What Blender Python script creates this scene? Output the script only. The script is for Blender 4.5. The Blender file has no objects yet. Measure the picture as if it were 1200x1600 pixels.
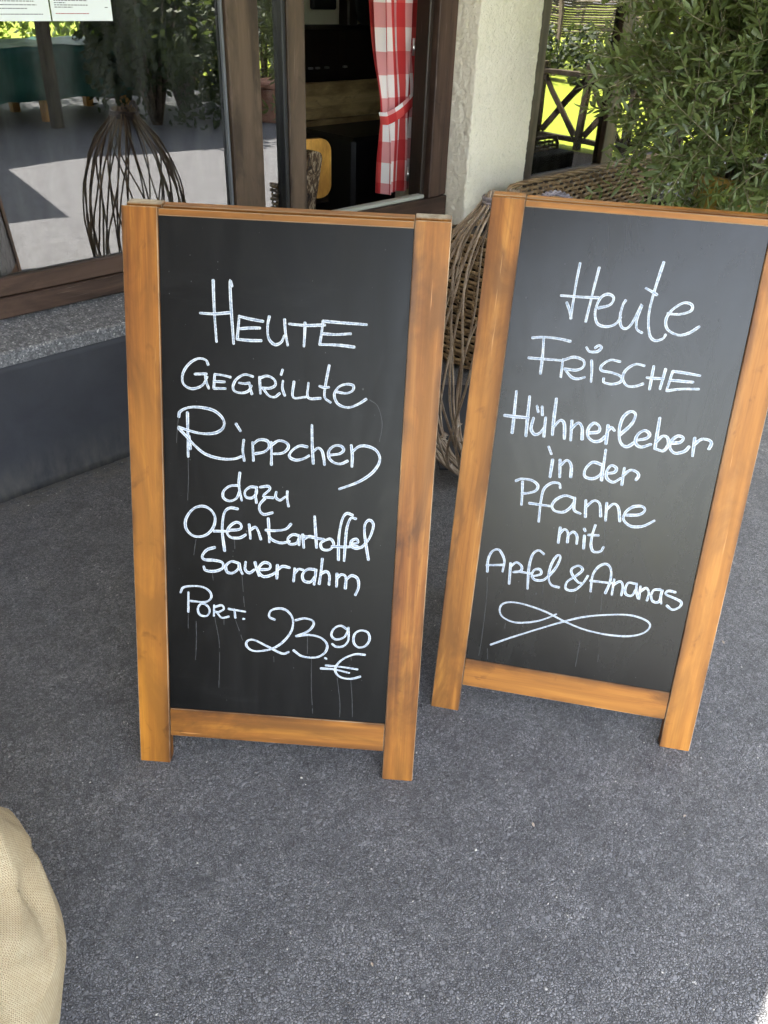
import bpy, bmesh, math, random
from mathutils import Vector, Matrix, noise
R = math.radians
S = bpy.context.scene

# ------------------------------------------------------------------ camera
cam_data = bpy.data.cameras.new('camera')
cam = bpy.data.objects.new('camera', cam_data)
S.collection.objects.link(cam)
S.camera = cam
fwd = Vector((0.6099, 0.5758, -0.5446)); rgt = Vector((0.7021, -0.7113, 0.0343)); up = Vector((0.3676, 0.4032, 0.838))
cam.matrix_world = Matrix(((rgt.x, up.x, -fwd.x, 0), (rgt.y, up.y, -fwd.y, 0), (rgt.z, up.z, -fwd.z, 1.524), (0, 0, 0, 1)))
cam_data.sensor_fit = 'VERTICAL'
cam_data.sensor_height = 36.0
cam_data.lens = 1282.95 / 1600 * 36.0
cam_data.clip_start = 0.05
cam_data.clip_end = 500
S.render.resolution_x = 768; S.render.resolution_y = 1024

# ------------------------------------------------------------------ light
SUN_EL = R(63); SUN_AZ = R(197.5)          # azimuth clockwise from +Y
world = bpy.data.worlds.new('World'); S.world = world; world.use_nodes = True
wn = world.node_tree.nodes; wl = world.node_tree.links
sky = wn.new('ShaderNodeTexSky'); sky.sky_type = 'NISHITA'; sky.sun_disc = False
sky.sun_elevation = SUN_EL; sky.sun_rotation = SUN_AZ
# thin bright haze in the sky: half of the blue is washed out
bw = wn.new('ShaderNodeRGBToBW'); wl.new(sky.outputs[0], bw.inputs[0])
hz = wn.new('ShaderNodeMix'); hz.data_type = 'RGBA'; hz.inputs[0].default_value = .62
wl.new(sky.outputs[0], hz.inputs[6]); wl.new(bw.outputs[0], hz.inputs[7]); wl.new(hz.outputs[2], wn['Background'].inputs[0]); wn['Background'].inputs[1].default_value = 0.15
sun_d = bpy.data.lights.new('sun', 'SUN'); sun_d.energy = 5.0; sun_d.angle = R(0.5); sun_d.color = (1, 0.94, 0.84)
sun = bpy.data.objects.new('sun', sun_d); S.collection.objects.link(sun)
to_sun = Vector((math.sin(SUN_AZ) * math.cos(SUN_EL), math.cos(SUN_AZ) * math.cos(SUN_EL), math.sin(SUN_EL)))
sun.rotation_euler = to_sun.to_track_quat('Z', 'Y').to_euler(); sun.location = (0, 0, 12)
S.view_settings.view_transform = 'Standard'; S.view_settings.look = 'None'
S.view_settings.gamma = 1; S.view_settings.use_curve_mapping = False
S.view_settings.exposure = 3.68

# ------------------------------------------------------------------ material helpers
class NT:
    def __init__(s, name):
        s.m = bpy.data.materials.new(name); s.m.use_nodes = True
        s.n = s.m.node_tree.nodes; s.l = s.m.node_tree.links
        s.b = s.n['Principled BSDF']
    def node(s, t, **k):
        o = s.n.new(t)
        for a, b in k.items(): setattr(o, a, b)
        return o
    def inp(s, node, i, v):
        if v is None: return
        if hasattr(v, 'is_output') or isinstance(v, bpy.types.NodeSocket): s.l.new(v, node.inputs[i])
        else: node.inputs[i].default_value = v
    def coord(s, kind='Object', scale=(1, 1, 1), offrand=False):
        t = s.node('ShaderNodeTexCoord'); m = s.node('ShaderNodeMapping')
        s.l.new(t.outputs[kind], m.inputs[0]); m.inputs['Scale'].default_value = scale
        if offrand:
            oi = s.node('ShaderNodeObjectInfo'); mu = s.node('ShaderNodeMath', operation='MULTIPLY'); mu.inputs[1].default_value = 37.0
            s.l.new(oi.outputs['Random'], mu.inputs[0])
            cb = s.node('ShaderNodeCombineXYZ')
            for i in range(3): s.l.new(mu.outputs[0], cb.inputs[i])
            s.l.new(cb.outputs[0], m.inputs['Location'])
        return m.outputs[0]
    def noise(s, vec, scale, detail=4, rough=.55, dist=0.0):
        o = s.node('ShaderNodeTexNoise'); s.inp(o, 'Vector', vec); o.inputs['Scale'].default_value = scale
        o.inputs['Detail'].default_value = detail; o.inputs['Roughness'].default_value = rough; o.inputs['Distortion'].default_value = dist
        return o.outputs['Fac']
    def voro(s, vec, scale, feature='F1', out='Distance', rnd=1.0):
        o = s.node('ShaderNodeTexVoronoi', feature=feature); s.inp(o, 'Vector', vec); o.inputs['Scale'].default_value = scale
        o.inputs['Randomness'].default_value = rnd
        return o.outputs[out]
    def ramp(s, fac, stops, interp='LINEAR'):
        o = s.node('ShaderNodeValToRGB'); o.color_ramp.interpolation = interp
        el = o.color_ramp.elements
        while len(el) < len(stops): el.new(.5)
        for e, (p, c) in zip(el, stops):
            e.position = p; e.color = (c, c, c, 1) if not hasattr(c, '__len__') else (*c, 1)
        s.l.new(fac, o.inputs[0]); return o.outputs[0]
    def mix(s, f, a, b, blend='MIX'):
        o = s.node('ShaderNodeMix', data_type='RGBA', blend_type=blend)
        s.inp(o, 0, f)
        for i, v in ((6, a), (7, b)):
            if isinstance(v, tuple): v = (*v, 1) if len(v) == 3 else v
            s.inp(o, i, v)
        return o.outputs[2]
    def math(s, op, a, b=None):
        o = s.node('ShaderNodeMath', operation=op); s.inp(o, 0, a); s.inp(o, 1, b); return o.outputs[0]
    def sep(s, vec):
        o = s.node('ShaderNodeSeparateXYZ'); s.l.new(vec, o.inputs[0]); return o.outputs
    def bump(s, h, strength=.3, dist=.002, normal=None):
        o = s.node('ShaderNodeBump'); s.l.new(h, o.inputs['Height']); o.inputs['Strength'].default_value = strength
        o.inputs['Distance'].default_value = dist
        if normal is not None: s.l.new(normal, o.inputs['Normal'])
        return o.outputs[0]
    def out(s, color=None, rough=None, normal=None, **k):
        if isinstance(color, tuple) and len(color) == 3: color = (*color, 1)
        s.inp(s.b, 'Base Color', color); s.inp(s.b, 'Roughness', rough)
        if normal is not None: s.l.new(normal, s.b.inputs['Normal'])
        for a, b in k.items(): s.inp(s.b, a.replace('_', ' '), b)
        return s.m

M = {}
def make_materials():
    # stained board wood: grain runs along each piece's own Z axis
    def wood(name, dark, mid, light, rough=.42, strength=.25, blot=(.055, .42)):
        n = NT(name); v = n.coord('Object', (1, 1, .05), True)
        g = n.noise(v, 38, 6, .6, .3); v2 = n.coord('Object', (1, 1, .28), True)
        b = n.noise(v2, 11, 5, .62, .9)
        v3 = n.coord('Object', (1, 1, .02), True); f = n.noise(v3, 260, 3, .7)
        c = n.ramp(g, [(.3, dark), (.5, mid), (.72, light)])
        c = n.mix(n.ramp(b, [(.36, .85), (.56, 0)]), c, tuple(x * .5 for x in dark))
        c = n.mix(n.ramp(f, [(.3, .35), (.55, 0)]), c, tuple(x * .55 for x in dark))
        bb = n.noise(v2, 4, 2, .5); c = n.mix(n.ramp(bb, [(.35, 0), (.7, .5)]), c, tuple(min(1, x * 1.25) for x in light))
        v4 = n.coord('Object', (1, 1, .035), True); sc = n.noise(v4, 150, 2, .5)
        c = n.mix(n.ramp(sc, [(.70, 0), (.76, .55)]), c, tuple(min(.7, x * 1.5 + .09) for x in light))
        ex = n.math('ABSOLUTE', n.math('DIVIDE', n.sep(n.coord('Object'))[0], .0346)); en = n.noise(n.coord('Object', (1, 1, .4), True), 14, 4, .6)
        c = n.mix(n.math('MULTIPLY', n.ramp(ex, [(.62, 0), (1, .85)]), n.ramp(en, [(.38, 0), (.62, 1)])), c, tuple(x * .6 for x in dark))
        kn = n.noise(n.coord('Object', (1, 1, .55), True), 17, 3, .6, 1.5); c = n.mix(n.ramp(kn, [(.62, 0), (.78, .6)]), c, tuple(x * .5 for x in dark))
        return n.out(c, n.ramp(g, [(.3, rough + .14), (.7, rough + .0)]), n.bump(f, strength, .0006), Specular_IOR_Level=.35)
    M['wood'] = wood('stained_wood', (.070, .019, .0020), (.205, .066, .0065), (.38, .155, .020))
    M['wood2'] = wood('stained_wood_light', (.125, .037, .0045), (.280, .100, .012), (.43, .185, .030))
    M['worn'] = wood('worn_wood_edge', (.13, .05, .012), (.26, .14, .055), (.50, .38, .25), .6)
    M['endgrain'] = wood('bare_end_grain', (.16, .12, .08), (.34, .28, .20), (.52, .47, .38), .8, .5)
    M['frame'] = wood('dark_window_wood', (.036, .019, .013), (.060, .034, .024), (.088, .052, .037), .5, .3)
    M['frame_lit'] = wood('lit_window_wood', (.055, .034, .021), (.088, .057, .036), (.125, .083, .054), .5, .3)  # lighter copy of the frame wood, light on it put into the colour
    M['gardenwood'] = wood('grey_garden_wood', (.14, .10, .07), (.22, .17, .12), (.30, .24, .18), .8)
    M['fencewood'] = wood('brown_fence_wood', (.035, .025, .015), (.06, .045, .028), (.09, .07, .045), .9)
    M['palewood'] = wood('pale_interior_wood', (.36, .24, .10), (.50, .35, .15), (.60, .45, .22), .5)
    M['orangewood'] = wood('orange_chair_wood', (.60, .28, .05), (.72, .37, .07), (.80, .45, .10), .35)
    M['darkwood'] = wood('dark_interior_wood', (.012, .008, .006), (.02, .013, .01), (.03, .02, .014), .4)
    # chalkboard
    def panel(key, c0, c1, c2, spec, r0, r1):
     n = NT(key); v = n.coord('Object', (1, 1, 1), True)
     a = n.noise(v, 3.5, 4, .6, .6); f = n.noise(v, 700, 2, .6); s = n.voro(v, 60)
     w = n.noise(n.coord('Object', (1, 1, .35), True), 7, 6, .7, 1.2); w2 = n.noise(n.coord('Object', (.25, 1, 1), True), 22, 5, .7, .6)
     c = n.mix(n.ramp(w, [(.46, 0), (.75, .8)]), c0, c1)
     c = n.mix(n.ramp(w2, [(.58, 0), (.8, .5)]), c, c2)
     c = n.mix(n.ramp(s, [(.0, .5), (.02, .0)]), c, (.12, .12, .12))
     return n.out(c, n.ramp(w, [(.3, r0), (.7, r1)]), n.bump(f, .16, .0004), Specular_IOR_Level=spec)
    M['chalkboard'] = panel('chalkboard_dark', (.0022, .0021, .0021), (.0075, .0071, .0068), (.013, .013, .013), .20, .28, .46)
    M['chalkboard_pale'] = panel('chalkboard_pale', (.0044, .0038, .0033), (.0088, .0078, .0070), (.014, .013, .012), .33, .20, .32)  # right board's panel: paler base and more gloss
    # chalk marker: brighter at the two edges of a stroke, thinner in the middle
    n = NT('chalk_marker'); t = n.node('ShaderNodeTexCoord'); u = n.sep(t.outputs['UV'])
    e = n.math('ABSOLUTE', n.math('SUBTRACT', u[0], .5)); v = n.coord('Object', (1, 1, 1), True)
    k = n.noise(v, 45, 4, .65); k2 = n.noise(v, 420, 2, .6)
    m = n.math('ADD', n.math('MULTIPLY', e, 1.5), n.math('MULTIPLY', k, .75))
    c = n.ramp(m, [(.34, (.135, .20, .30)), (.55, (.32, .39, .49)), (.85, (.60, .62, .65))])
    c = n.mix(n.ramp(k2, [(.30, .75), (.46, 0)]), c, (.06, .085, .13))
    k3 = n.noise(v, 150, 3, .6); c = n.mix(n.ramp(k3, [(.34, .6), (.5, 0)]), c, (.12, .17, .25))
    M['chalk'] = n.out(c, .6)
    M['chalk_faint'] = NT('dried_chalk_drip').out((.042, .043, .046), .7)
    # asphalt
    n = NT('asphalt'); v = n.coord('Object', (1, 1, 1))
    wob = n.node('ShaderNodeTexNoise'); n.l.new(v, wob.inputs[0]); wob.inputs['Scale'].default_value = 130; wob.inputs['Detail'].default_value = 3
    vv = n.mix(.0075, v, wob.outputs['Color'], 'ADD')
    d1 = n.voro(vv, 205, 'SMOOTH_F1'); c1 = n.voro(vv, 205, 'F1', 'Color'); e1 = n.voro(vv, 205, 'DISTANCE_TO_EDGE')
    d2 = n.voro(vv, 95, 'F1'); c2 = n.voro(vv, 95, 'F1', 'Color')
    big = n.noise(v, 1.7, 4, .6); mid = n.noise(v, 26, 4, .65); mid2 = n.noise(v, 9, 3, .6)
    cs = n.sep(c1); cs2 = n.sep(c2)
    c = n.ramp(cs[0], [(0, (.13, .13, .139)), (.5, (.205, .206, .218)), (.88, (.275, .277, .290)), (.993, (.25, .25, .26)), (1, (.55, .54, .52))])
    large = n.ramp(cs2[0], [(0, (.13, .133, .142)), (1, (.235, .238, .25))])
    lm = n.ramp(cs2[1], [(.86, 0), (.88, 1)])
    lm = n.math('MULTIPLY', lm, n.ramp(d2, [(.38, 1), (.46, 0)]))
    c = n.mix(lm, c, large)
    gap = n.math('MULTIPLY', n.ramp(e1, [(.02, 1), (.12, .0)]), n.math('SUBTRACT', 1.0, lm))
    c = n.mix(n.math('MULTIPLY', gap, .86), c, (.022, .022, .025))
    e3 = n.voro(n.mix(.03, v, wob.outputs['Color'], 'ADD'), 46, 'DISTANCE_TO_EDGE')
    c = n.mix(n.math('MULTIPLY', n.ramp(e3, [(.0, .75), (.07, 0)]), n.ramp(mid2, [(.40, 1), (.6, .1)])), c, (.035, .035, .04))
    c = n.mix(n.ramp(mid, [(.30, .55), (.48, 0)]), c, (.055, .056, .062))
    c = n.mix(n.ramp(mid2, [(.35, .30), (.6, 0)]), c, (.08, .08, .088))
    st = n.noise(v, 3.6, 6, .7, 1.5); c = n.mix(n.ramp(st, [(.60, 0), (.72, .35)]), c, (.26, .255, .25)); c = n.mix(n.ramp(st, [(.28, .5), (.38, 0)]), c, (.07, .07, .075))
    c = n.mix(n.ramp(big, [(.35, .25), (.7, 0)]), c, (.10, .10, .108))
    wy = n.sep(v)[1]; wd = n.math('MULTIPLY', n.ramp(n.math('ABSOLUTE', n.math('SUBTRACT', wy, 2.50)), [(0, 1), (.12, 0)]), n.ramp(mid, [(.35, 0), (.6, 1)]))
    c = n.mix(n.math('MULTIPLY', wd, .7), c, (.17, .155, .125))
    h = n.math('ADD', n.math('MULTIPLY', n.ramp(e1, [(0, 0), (.06, .55), (.22, .9), (.4, 1)]), .8), n.math('MULTIPLY', cs[1], .55))
    h = n.math('MAXIMUM', h, n.math('MULTIPLY', lm, 1.5))
    h = n.math('ADD', h, n.math('MULTIPLY', mid, 1.0))
    M['asphalt'] = n.out(c, n.ramp(cs[2], [(0, .55), (1, .8)]), n.bump(h, 1.0, .0048))
    # painted base wall, plaster, sill
    n = NT('anthracite_paint'); v = n.coord('Object'); a = n.noise(v, 5, 5, .6, .5); f = n.noise(v, 120, 4, .6); g = n.noise(n.coord('Object', (1, 1, .35)), 24, 4, .6)
    z = n.sep(v)[2]; dirt = n.math('MULTIPLY', n.ramp(z, [(.0, 1), (.17, 0)]), n.ramp(g, [(.35, 0), (.7, 1)]))
    c = n.mix(n.ramp(a, [(.3, 0), (.7, 1)]), (.025, .026, .033), (.038, .040, .048))
    c = n.mix(dirt, c, (.10, .095, .085))
    M['anthracite'] = n.out(c, .62, n.bump(n.math('ADD', f, n.math('MULTIPLY', a, 3)), .35, .0012))
    n = NT('roughcast_plaster'); v = n.coord('Object'); a = n.noise(v, 4, 4); f = n.noise(v, 85, 5, .62, .8); f2 = n.noise(v, 30, 3, .5, .4)
    c = n.mix(n.ramp(a, [(.3, 0), (.7, 1)]), (.84, .78, .63), (.90, .84, .70))
    c = n.mix(n.ramp(f, [(.28, .35), (.42, 0)]), c, (.42, .41, .37))
    M['plaster'] = n.out(c, .9, n.bump(n.math('ADD', n.math('MULTIPLY', f, 1.0), n.math('MULTIPLY', f2, 1.8)), 1.0, .009))
    n = NT('terrazzo_sill'); v = n.coord('Object'); cs = n.sep(n.voro(v, 210, 'F1', 'Color')); a = n.noise(v, 60, 4)
    c = n.ramp(cs[0], [(0, (.08, .083, .09)), (.6, (.16, .16, .17)), (.93, (.26, .26, .27)), (1, (.5, .5, .48))])
    c = n.mix(n.ramp(a, [(.35, .6), (.6, 0)]), c, (.05, .05, .055))
    M['sill'] = n.out(c, .6, n.bump(n.math('ADD', a, cs[1]), .5, .0015))
    # interior
    M['cream'] = NT('cream_plaster').out((.74, .70, .50), .9)
    M['black'] = NT('black_upholstery').out((.006, .006, .007), .5)
    M['metal'] = NT('steel').out((.45, .45, .46), .35, None, Metallic=1.0)
    M['alu'] = NT('pale_aluminium_strip').out((.36, .37, .33), .45)
    M['seal'] = NT('grey_window_seal').out((.12, .13, .14), .6)
    M['rubber'] = NT('black_rubber').out((.008, .008, .009), .5)
    n = NT('dark_floor_mat'); v = n.coord('Object'); a = n.noise(v, 6, 4); f = n.noise(v, 300, 3)
    M['mat'] = n.out(n.mix(a, (.018, .02, .026), (.034, .037, .046)), .75, n.bump(f, .4, .001))
    n = NT('patterned_cushion'); v = n.coord('Object', (1, 1, .45)); a = n.noise(v, 45, 4, .7, 1.2)
    M['cushion'] = n.out(n.ramp(a, [(.38, (.015, .01, .008)), (.5, (.12, .07, .035)), (.62, (.45, .36, .24))], 'LINEAR'), .8)
    # gingham
    def gingham(name, s=.09):
        n = NT(name); t = n.node('ShaderNodeTexCoord'); u = n.sep(t.outputs['UV'])
        a = n.math('GREATER_THAN', n.math('FRACT', n.math('DIVIDE', u[0], 2 * s)), .42)
        b = n.math('GREATER_THAN', n.math('FRACT', n.math('DIVIDE', u[1], 2 * s)), .5)
        c = n.mix(a, n.mix(b, (.74, .71, .69), (.62, .27, .27)), n.mix(b, (.56, .055, .05), (.46, .018, .02)))
        w = n.noise(t.outputs['UV'], 900, 2)
        return n.out(n.mix(n.ramp(w, [(.3, .25), (.6, 0)]), c, (.3, .05, .05)), .85, None)
    M['gingham'] = gingham('gingham_cloth'); M['gingham_small'] = gingham('gingham_band_cloth', .055)
    # paper
    M['paper'] = NT('white_paper').out((.74, .78, .80), .7)
    M['ink'] = NT('grey_ink').out((.12, .12, .14), .7); M['redink'] = NT('red_ink').out((.35, .05, .06), .7)
    # wicker, willow
    def cane(name, a, b, c, rough=.6):
        n = NT(name); v = n.coord('Object', (1, 1, 1), True); k = n.noise(v, 14, 4, .6); f = n.noise(v, 180, 3, .6)
        col = n.ramp(k, [(.32, a), (.5, b), (.68, c)]); col = n.mix(n.ramp(f, [(.3, .5), (.5, 0)]), col, tuple(x * .4 for x in a))
        return n.out(col, rough, n.bump(f, .3, .0006))
    M['wicker'] = cane('brown_wicker', (.10, .058, .026), (.19, .12, .058), (.30, .20, .10))
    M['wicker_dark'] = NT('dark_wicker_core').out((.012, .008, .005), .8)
    M['willow'] = cane('dry_willow_rod', (.17, .12, .08), (.27, .20, .14), (.38, .30, .22))
    M['rope'] = cane('grey_rope', (.05, .045, .05), (.16, .14, .16), (.34, .31, .33), .9)
    M['dryleaf'] = cane('pale_dry_leaf', (.18, .14, .10), (.34, .28, .22), (.5, .45, .4), .8)
    # burlap
    n = NT('burlap'); t = n.node('ShaderNodeTexCoord'); u = n.sep(t.outputs['UV'])
    per = .0034
    wx = n.math('SINE', n.math('MULTIPLY', u[0], 2 * math.pi / per)); wy = n.math('SINE', n.math('MULTIPLY', u[1], 2 * math.pi / per))
    pr = n.math('MULTIPLY', wx, wy); v = n.coord('Object'); k = n.noise(v, 9, 4); kx = n.noise(v, 160, 3)
    hole = n.math('MULTIPLY', n.math('GREATER_THAN', wx, .25), n.math('GREATER_THAN', wy, .25))
    c = n.mix(n.ramp(k, [(.3, 0), (.7, 1)]), (.42, .325, .19), (.50, .42, .28))
    c = n.mix(n.ramp(kx, [(.35, .4), (.6, 0)]), c, (.36, .27, .15)); c = n.mix(n.math('MULTIPLY', hole, .75), c, (.20, .14, .07))
    M['burlap'] = n.out(c, .9, n.bump(n.math('ADD', pr, n.math('MULTIPLY', kx, 1.5)), .6, .0012))
    # leaves
    def leaf(name, a, b, trans, rough=.42):
        n = NT(name); oi = n.node('ShaderNodeObjectInfo'); v = n.coord('Object'); k = n.noise(v, 6, 3, .7)
        geo = n.node('ShaderNodeNewGeometry'); ri = geo.outputs['Random Per Island']
        c = n.mix(ri, a, b); c = n.mix(n.ramp(k, [(.35, 0), (.7, .5)]), c, tuple(x * 1.3 for x in b))
        n.out(c, rough)
        tr = n.node('ShaderNodeBsdfTranslucent'); tr.inputs[0].default_value = (*trans, 1)
        mx = n.node('ShaderNodeMixShader'); mx.inputs[0].default_value = .3
        n.l.new(n.b.outputs[0], mx.inputs[1]); n.l.new(tr.outputs[0], mx.inputs[2]); n.l.new(mx.outputs[0], n.n['Material Output'].inputs[0])
        return n.m
    M['olive'] = leaf('olive_leaf', (.024, .052, .013), (.150, .190, .072), (.24, .30, .06), .36)
    M['leaf'] = leaf('tree_leaf', (.030, .060, .012), (.07, .12, .025), (.32, .45, .06))
    M['leaf_dark'] = leaf('dark_shrub_leaf', (.011, .021, .008), (.028, .042, .014), (.07, .10, .02), .65)
    n = NT('lawn'); v = n.coord('Object'); a = n.noise(v, 1.5, 5); f = n.noise(v, 60, 4)
    M['lawn'] = n.out(n.mix(a, n.ramp(f, [(.3, (.16, .21, .006)), (.7, (.22, .27, .007))]), (.22, .27, .007)), .9, n.bump(f, .6, .03))
    M['bark'] = cane('grey_bark', (.06, .045, .03), (.12, .095, .07), (.2, .16, .12), .9)
    M['twig'] = cane('pale_olive_twig', (.12, .10, .06), (.24, .21, .13), (.38, .34, .22), .8)
    M['soil'] = cane('potting_soil', (.02, .014, .01), (.04, .03, .02), (.06, .045, .03), .95)
    M['ochre'] = cane('ochre_glazed_pot', (.28, .17, .03), (.38, .24, .05), (.45, .30, .07), .35)
    M['tarp'] = cane('green_table_cover', (.008, .065, .048), (.012, .085, .062), (.02, .12, .09), .4)
    M['terracotta'] = cane('terracotta', (.26, .11, .07), (.36, .17, .11), (.44, .23, .16), .8)
    M['canvas'] = NT('pale_canvas').out((.55, .50, .42), .85)
    M['roofpanel'] = NT('roof_boards').out((.40, .36, .31), .8)
    # window glass
    n = NT('window_glass'); fr = n.node('ShaderNodeFresnel'); fr.inputs[0].default_value = 3.1
    tr = n.node('ShaderNodeBsdfTransparent'); tr.inputs[0].default_value = (.72, .76, .74, 1)
    gl = n.node('ShaderNodeBsdfGlossy'); gl.inputs['Roughness'].default_value = .0
    wv = n.noise(n.coord('Object'), 1.6, 1); n.l.new(n.bump(wv, .12, .02), gl.inputs['Normal'])
    mx = n.node('ShaderNodeMixShader')
    n.l.new(fr.outputs[0], mx.inputs[0]); n.l.new(tr.outputs[0], mx.inputs[1]); n.l.new(gl.outputs[0], mx.inputs[2])
    df = n.node('ShaderNodeBsdfDiffuse'); df.inputs[0].default_value = (.6, .6, .58, 1)
    sm = n.noise(n.coord('Object', (3, 3, .5)), 5, 5, .65, .6); m2 = n.node('ShaderNodeMixShader'); n.l.new(n.ramp(sm, [(.42, .0), (.75, .05)]), m2.inputs[0])
    n.l.new(mx.outputs[0], m2.inputs[1]); n.l.new(df.outputs[0], m2.inputs[2])
    n.l.new(m2.outputs[0], n.n['Material Output'].inputs[0]); M['glass'] = n.m
make_materials()

# ------------------------------------------------------------------ object helpers
COL = S.collection
def link_mesh(name, verts, faces, mat, parent=None, mtx=None, smooth=False, uv=None, mats=None, fm=None):
    me = bpy.data.meshes.new(name); me.from_pydata(verts, [], faces); me.update()
    for m in (mats or [mat]): me.materials.append(m)
    if smooth: me.polygons.foreach_set('use_smooth', [True] * len(me.polygons))
    if fm: me.polygons.foreach_set('material_index', fm)
    if uv:
        l = me.uv_layers.new(name='uv'); 
        for lp in me.loops: l.data[lp.index].uv = uv[lp.vertex_index]
    return link(name, me, parent, mtx)
def link(name, me, parent=None, mtx=None):
    o = bpy.data.objects.new(name, me); COL.objects.link(o)
    if parent: o.parent = parent
    if mtx is not None: o.matrix_local = mtx
    return o
def thing(name, label, cat, loc=(0, 0, 0), rz=0, group=None):
    o = bpy.data.objects.new(name, None); COL.objects.link(o); o.empty_display_size = .1
    o.location = loc; o.rotation_euler = (0, 0, rz)
    return tag(o, label, cat, group)
def tag(o, label=None, cat=None, group=None, kind=None):
    if label: o['label'] = label
    if cat: o['category'] = cat
    if group: o['group'] = group
    if kind: o['kind'] = kind
    return o
def box_mesh(sx, sy, sz, mat, edge=None, bev=.0015, seg=1, skew=None, end=None):
    """box centred on x,y and standing on z=0, bevelled; bevel faces may carry a worn-edge material"""
    bm = bmesh.new()
    bmesh.ops.create_cube(bm, size=1)
    for v in bm.verts:
        v.co = Vector((v.co.x * sx, v.co.y * sy, (v.co.z + .5) * sz))
    if skew:
        for v in bm.verts:
            if v.co.z < 1e-6: v.co.z += (v.co.y + sy / 2) * skew
    if end is not None:
        for f in bm.faces:
            if f.normal.z > .9: f.material_index = 2
    if bev:
        r = bmesh.ops.bevel(bm, geom=list(bm.edges), offset=min(bev, sx * .3, sy * .3, sz * .3), segments=seg, affect='EDGES', profile=.5)
        if edge is not None:
            for f in r['faces']: f.material_index = 1
    me = bpy.data.meshes.new('box'); bm.to_mesh(me); bm.free()
    me.materials.append(mat)
    me.materials.append(edge or mat)
    if end is not None: me.materials.append(end)
    return me
def box(name, p0, p1, mat, parent=None, bev=.003, edge=None, axis='z'):
    """axis aligned box from corner p0 to corner p1; its own Z axis runs along `axis` so wood grain follows it"""
    a = Vector([min(p0[i], p1[i]) for i in range(3)]); b = Vector([max(p0[i], p1[i]) for i in range(3)]); d = b - a; c = (a + b) / 2
    if axis == 'z': me = box_mesh(d.x, d.y, d.z, mat, edge, bev); mtx = Matrix.Translation((c.x, c.y, a.z))
    elif axis == 'x': me = box_mesh(d.z, d.y, d.x, mat, edge, bev); mtx = Matrix.Translation((a.x, c.y, c.z)) @ Matrix.Rotation(R(90), 4, 'Y')
    else: me = box_mesh(d.x, d.z, d.y, mat, edge, bev); mtx = Matrix.Translation((c.x, b.y, c.z)) @ Matrix.Rotation(R(90), 4, 'X')
    return link(name, me, parent, mtx)
def tube_geo(path, rad, sides=6, V=None, F=None, cap=True, flat=1.0):
    V = [] if V is None else V; F = [] if F is None else F
    n = len(path); base = len(V); path = [Vector(p) for p in path]
    prev = None
    for i, p in enumerate(path):
        t = (path[min(i + 1, n - 1)] - path[max(i - 1, 0)])
        if t.length < 1e-9: t = Vector((0, 0, 1))
        t.normalize()
        if prev is None:
            a = Vector((0, 0, 1)) if abs(t.z) < .9 else Vector((1, 0, 0)); u = t.cross(a).normalized()
        else:
            u = (prev - t * prev.dot(t)).normalized()
        prev = u; w = t.cross(u)
        r = rad[i] if hasattr(rad, '__len__') else rad
        for k in range(sides):
            an = 2 * math.pi * k / sides
            V.append(tuple(p + u * (r * math.cos(an)) + w * (r * flat * math.sin(an))))
    for i in range(n - 1):
        for k in range(sides):
            a = base + i * sides + k; b = base + i * sides + (k + 1) % sides
            F.append((a, b, b + sides, a + sides))
    if cap:
        F.append(tuple(base + k for k in reversed(range(sides)))); F.append(tuple(base + (n - 1) * sides + k for k in range(sides)))
    return V, F
def tube(name, path, rad, mat, parent=None, sides=8, mtx=None, flat=1.0):
    V, F = tube_geo(path, rad, sides, flat=flat)
    return link_mesh(name, V, F, mat, parent, mtx, smooth=True)
def lathe(name, prof, mat, parent=None, mtx=None, seg=32, smooth=True):
    V = []; F = []
    for r, z in prof:
        for k in range(seg):
            a = 2 * math.pi * k / seg; V.append((r * math.cos(a), r * math.sin(a), z))
    for i in range(len(prof) - 1):
        for k in range(seg):
            a = i * seg + k; b = i * seg + (k + 1) % seg; F.append((a, b, b + seg, a + seg))
    F.append(tuple(reversed(range(seg)))); F.append(tuple((len(prof) - 1) * seg + k for k in range(seg)))
    return link_mesh(name, V, F, mat, parent, mtx, smooth=smooth)
def catmull(P, n=5):
    P = [Vector((p[0], p[1], 0)) for p in P]
    if len(P) < 3: 
        return [P[0].lerp(P[1], k / 4) for k in range(5)]
    closed = (P[0] - P[-1]).length < 1e-6
    Q = ([P[-2]] if closed else [2 * P[0] - P[1]]) + P + ([P[1]] if closed else [2 * P[-1] - P[-2]])
    o = []
    for i in range(1, len(Q) - 2):
        a, b, c, d = Q[i - 1:i + 3]
        for k in range(n):
            t = k / n; o.append(.5 * ((2 * b) + (c - a) * t + (2 * a - 5 * b + 4 * c - d) * t * t + (3 * b - a - 3 * c + d) * t ** 3))
    o.append(P[-1]); return o
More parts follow.
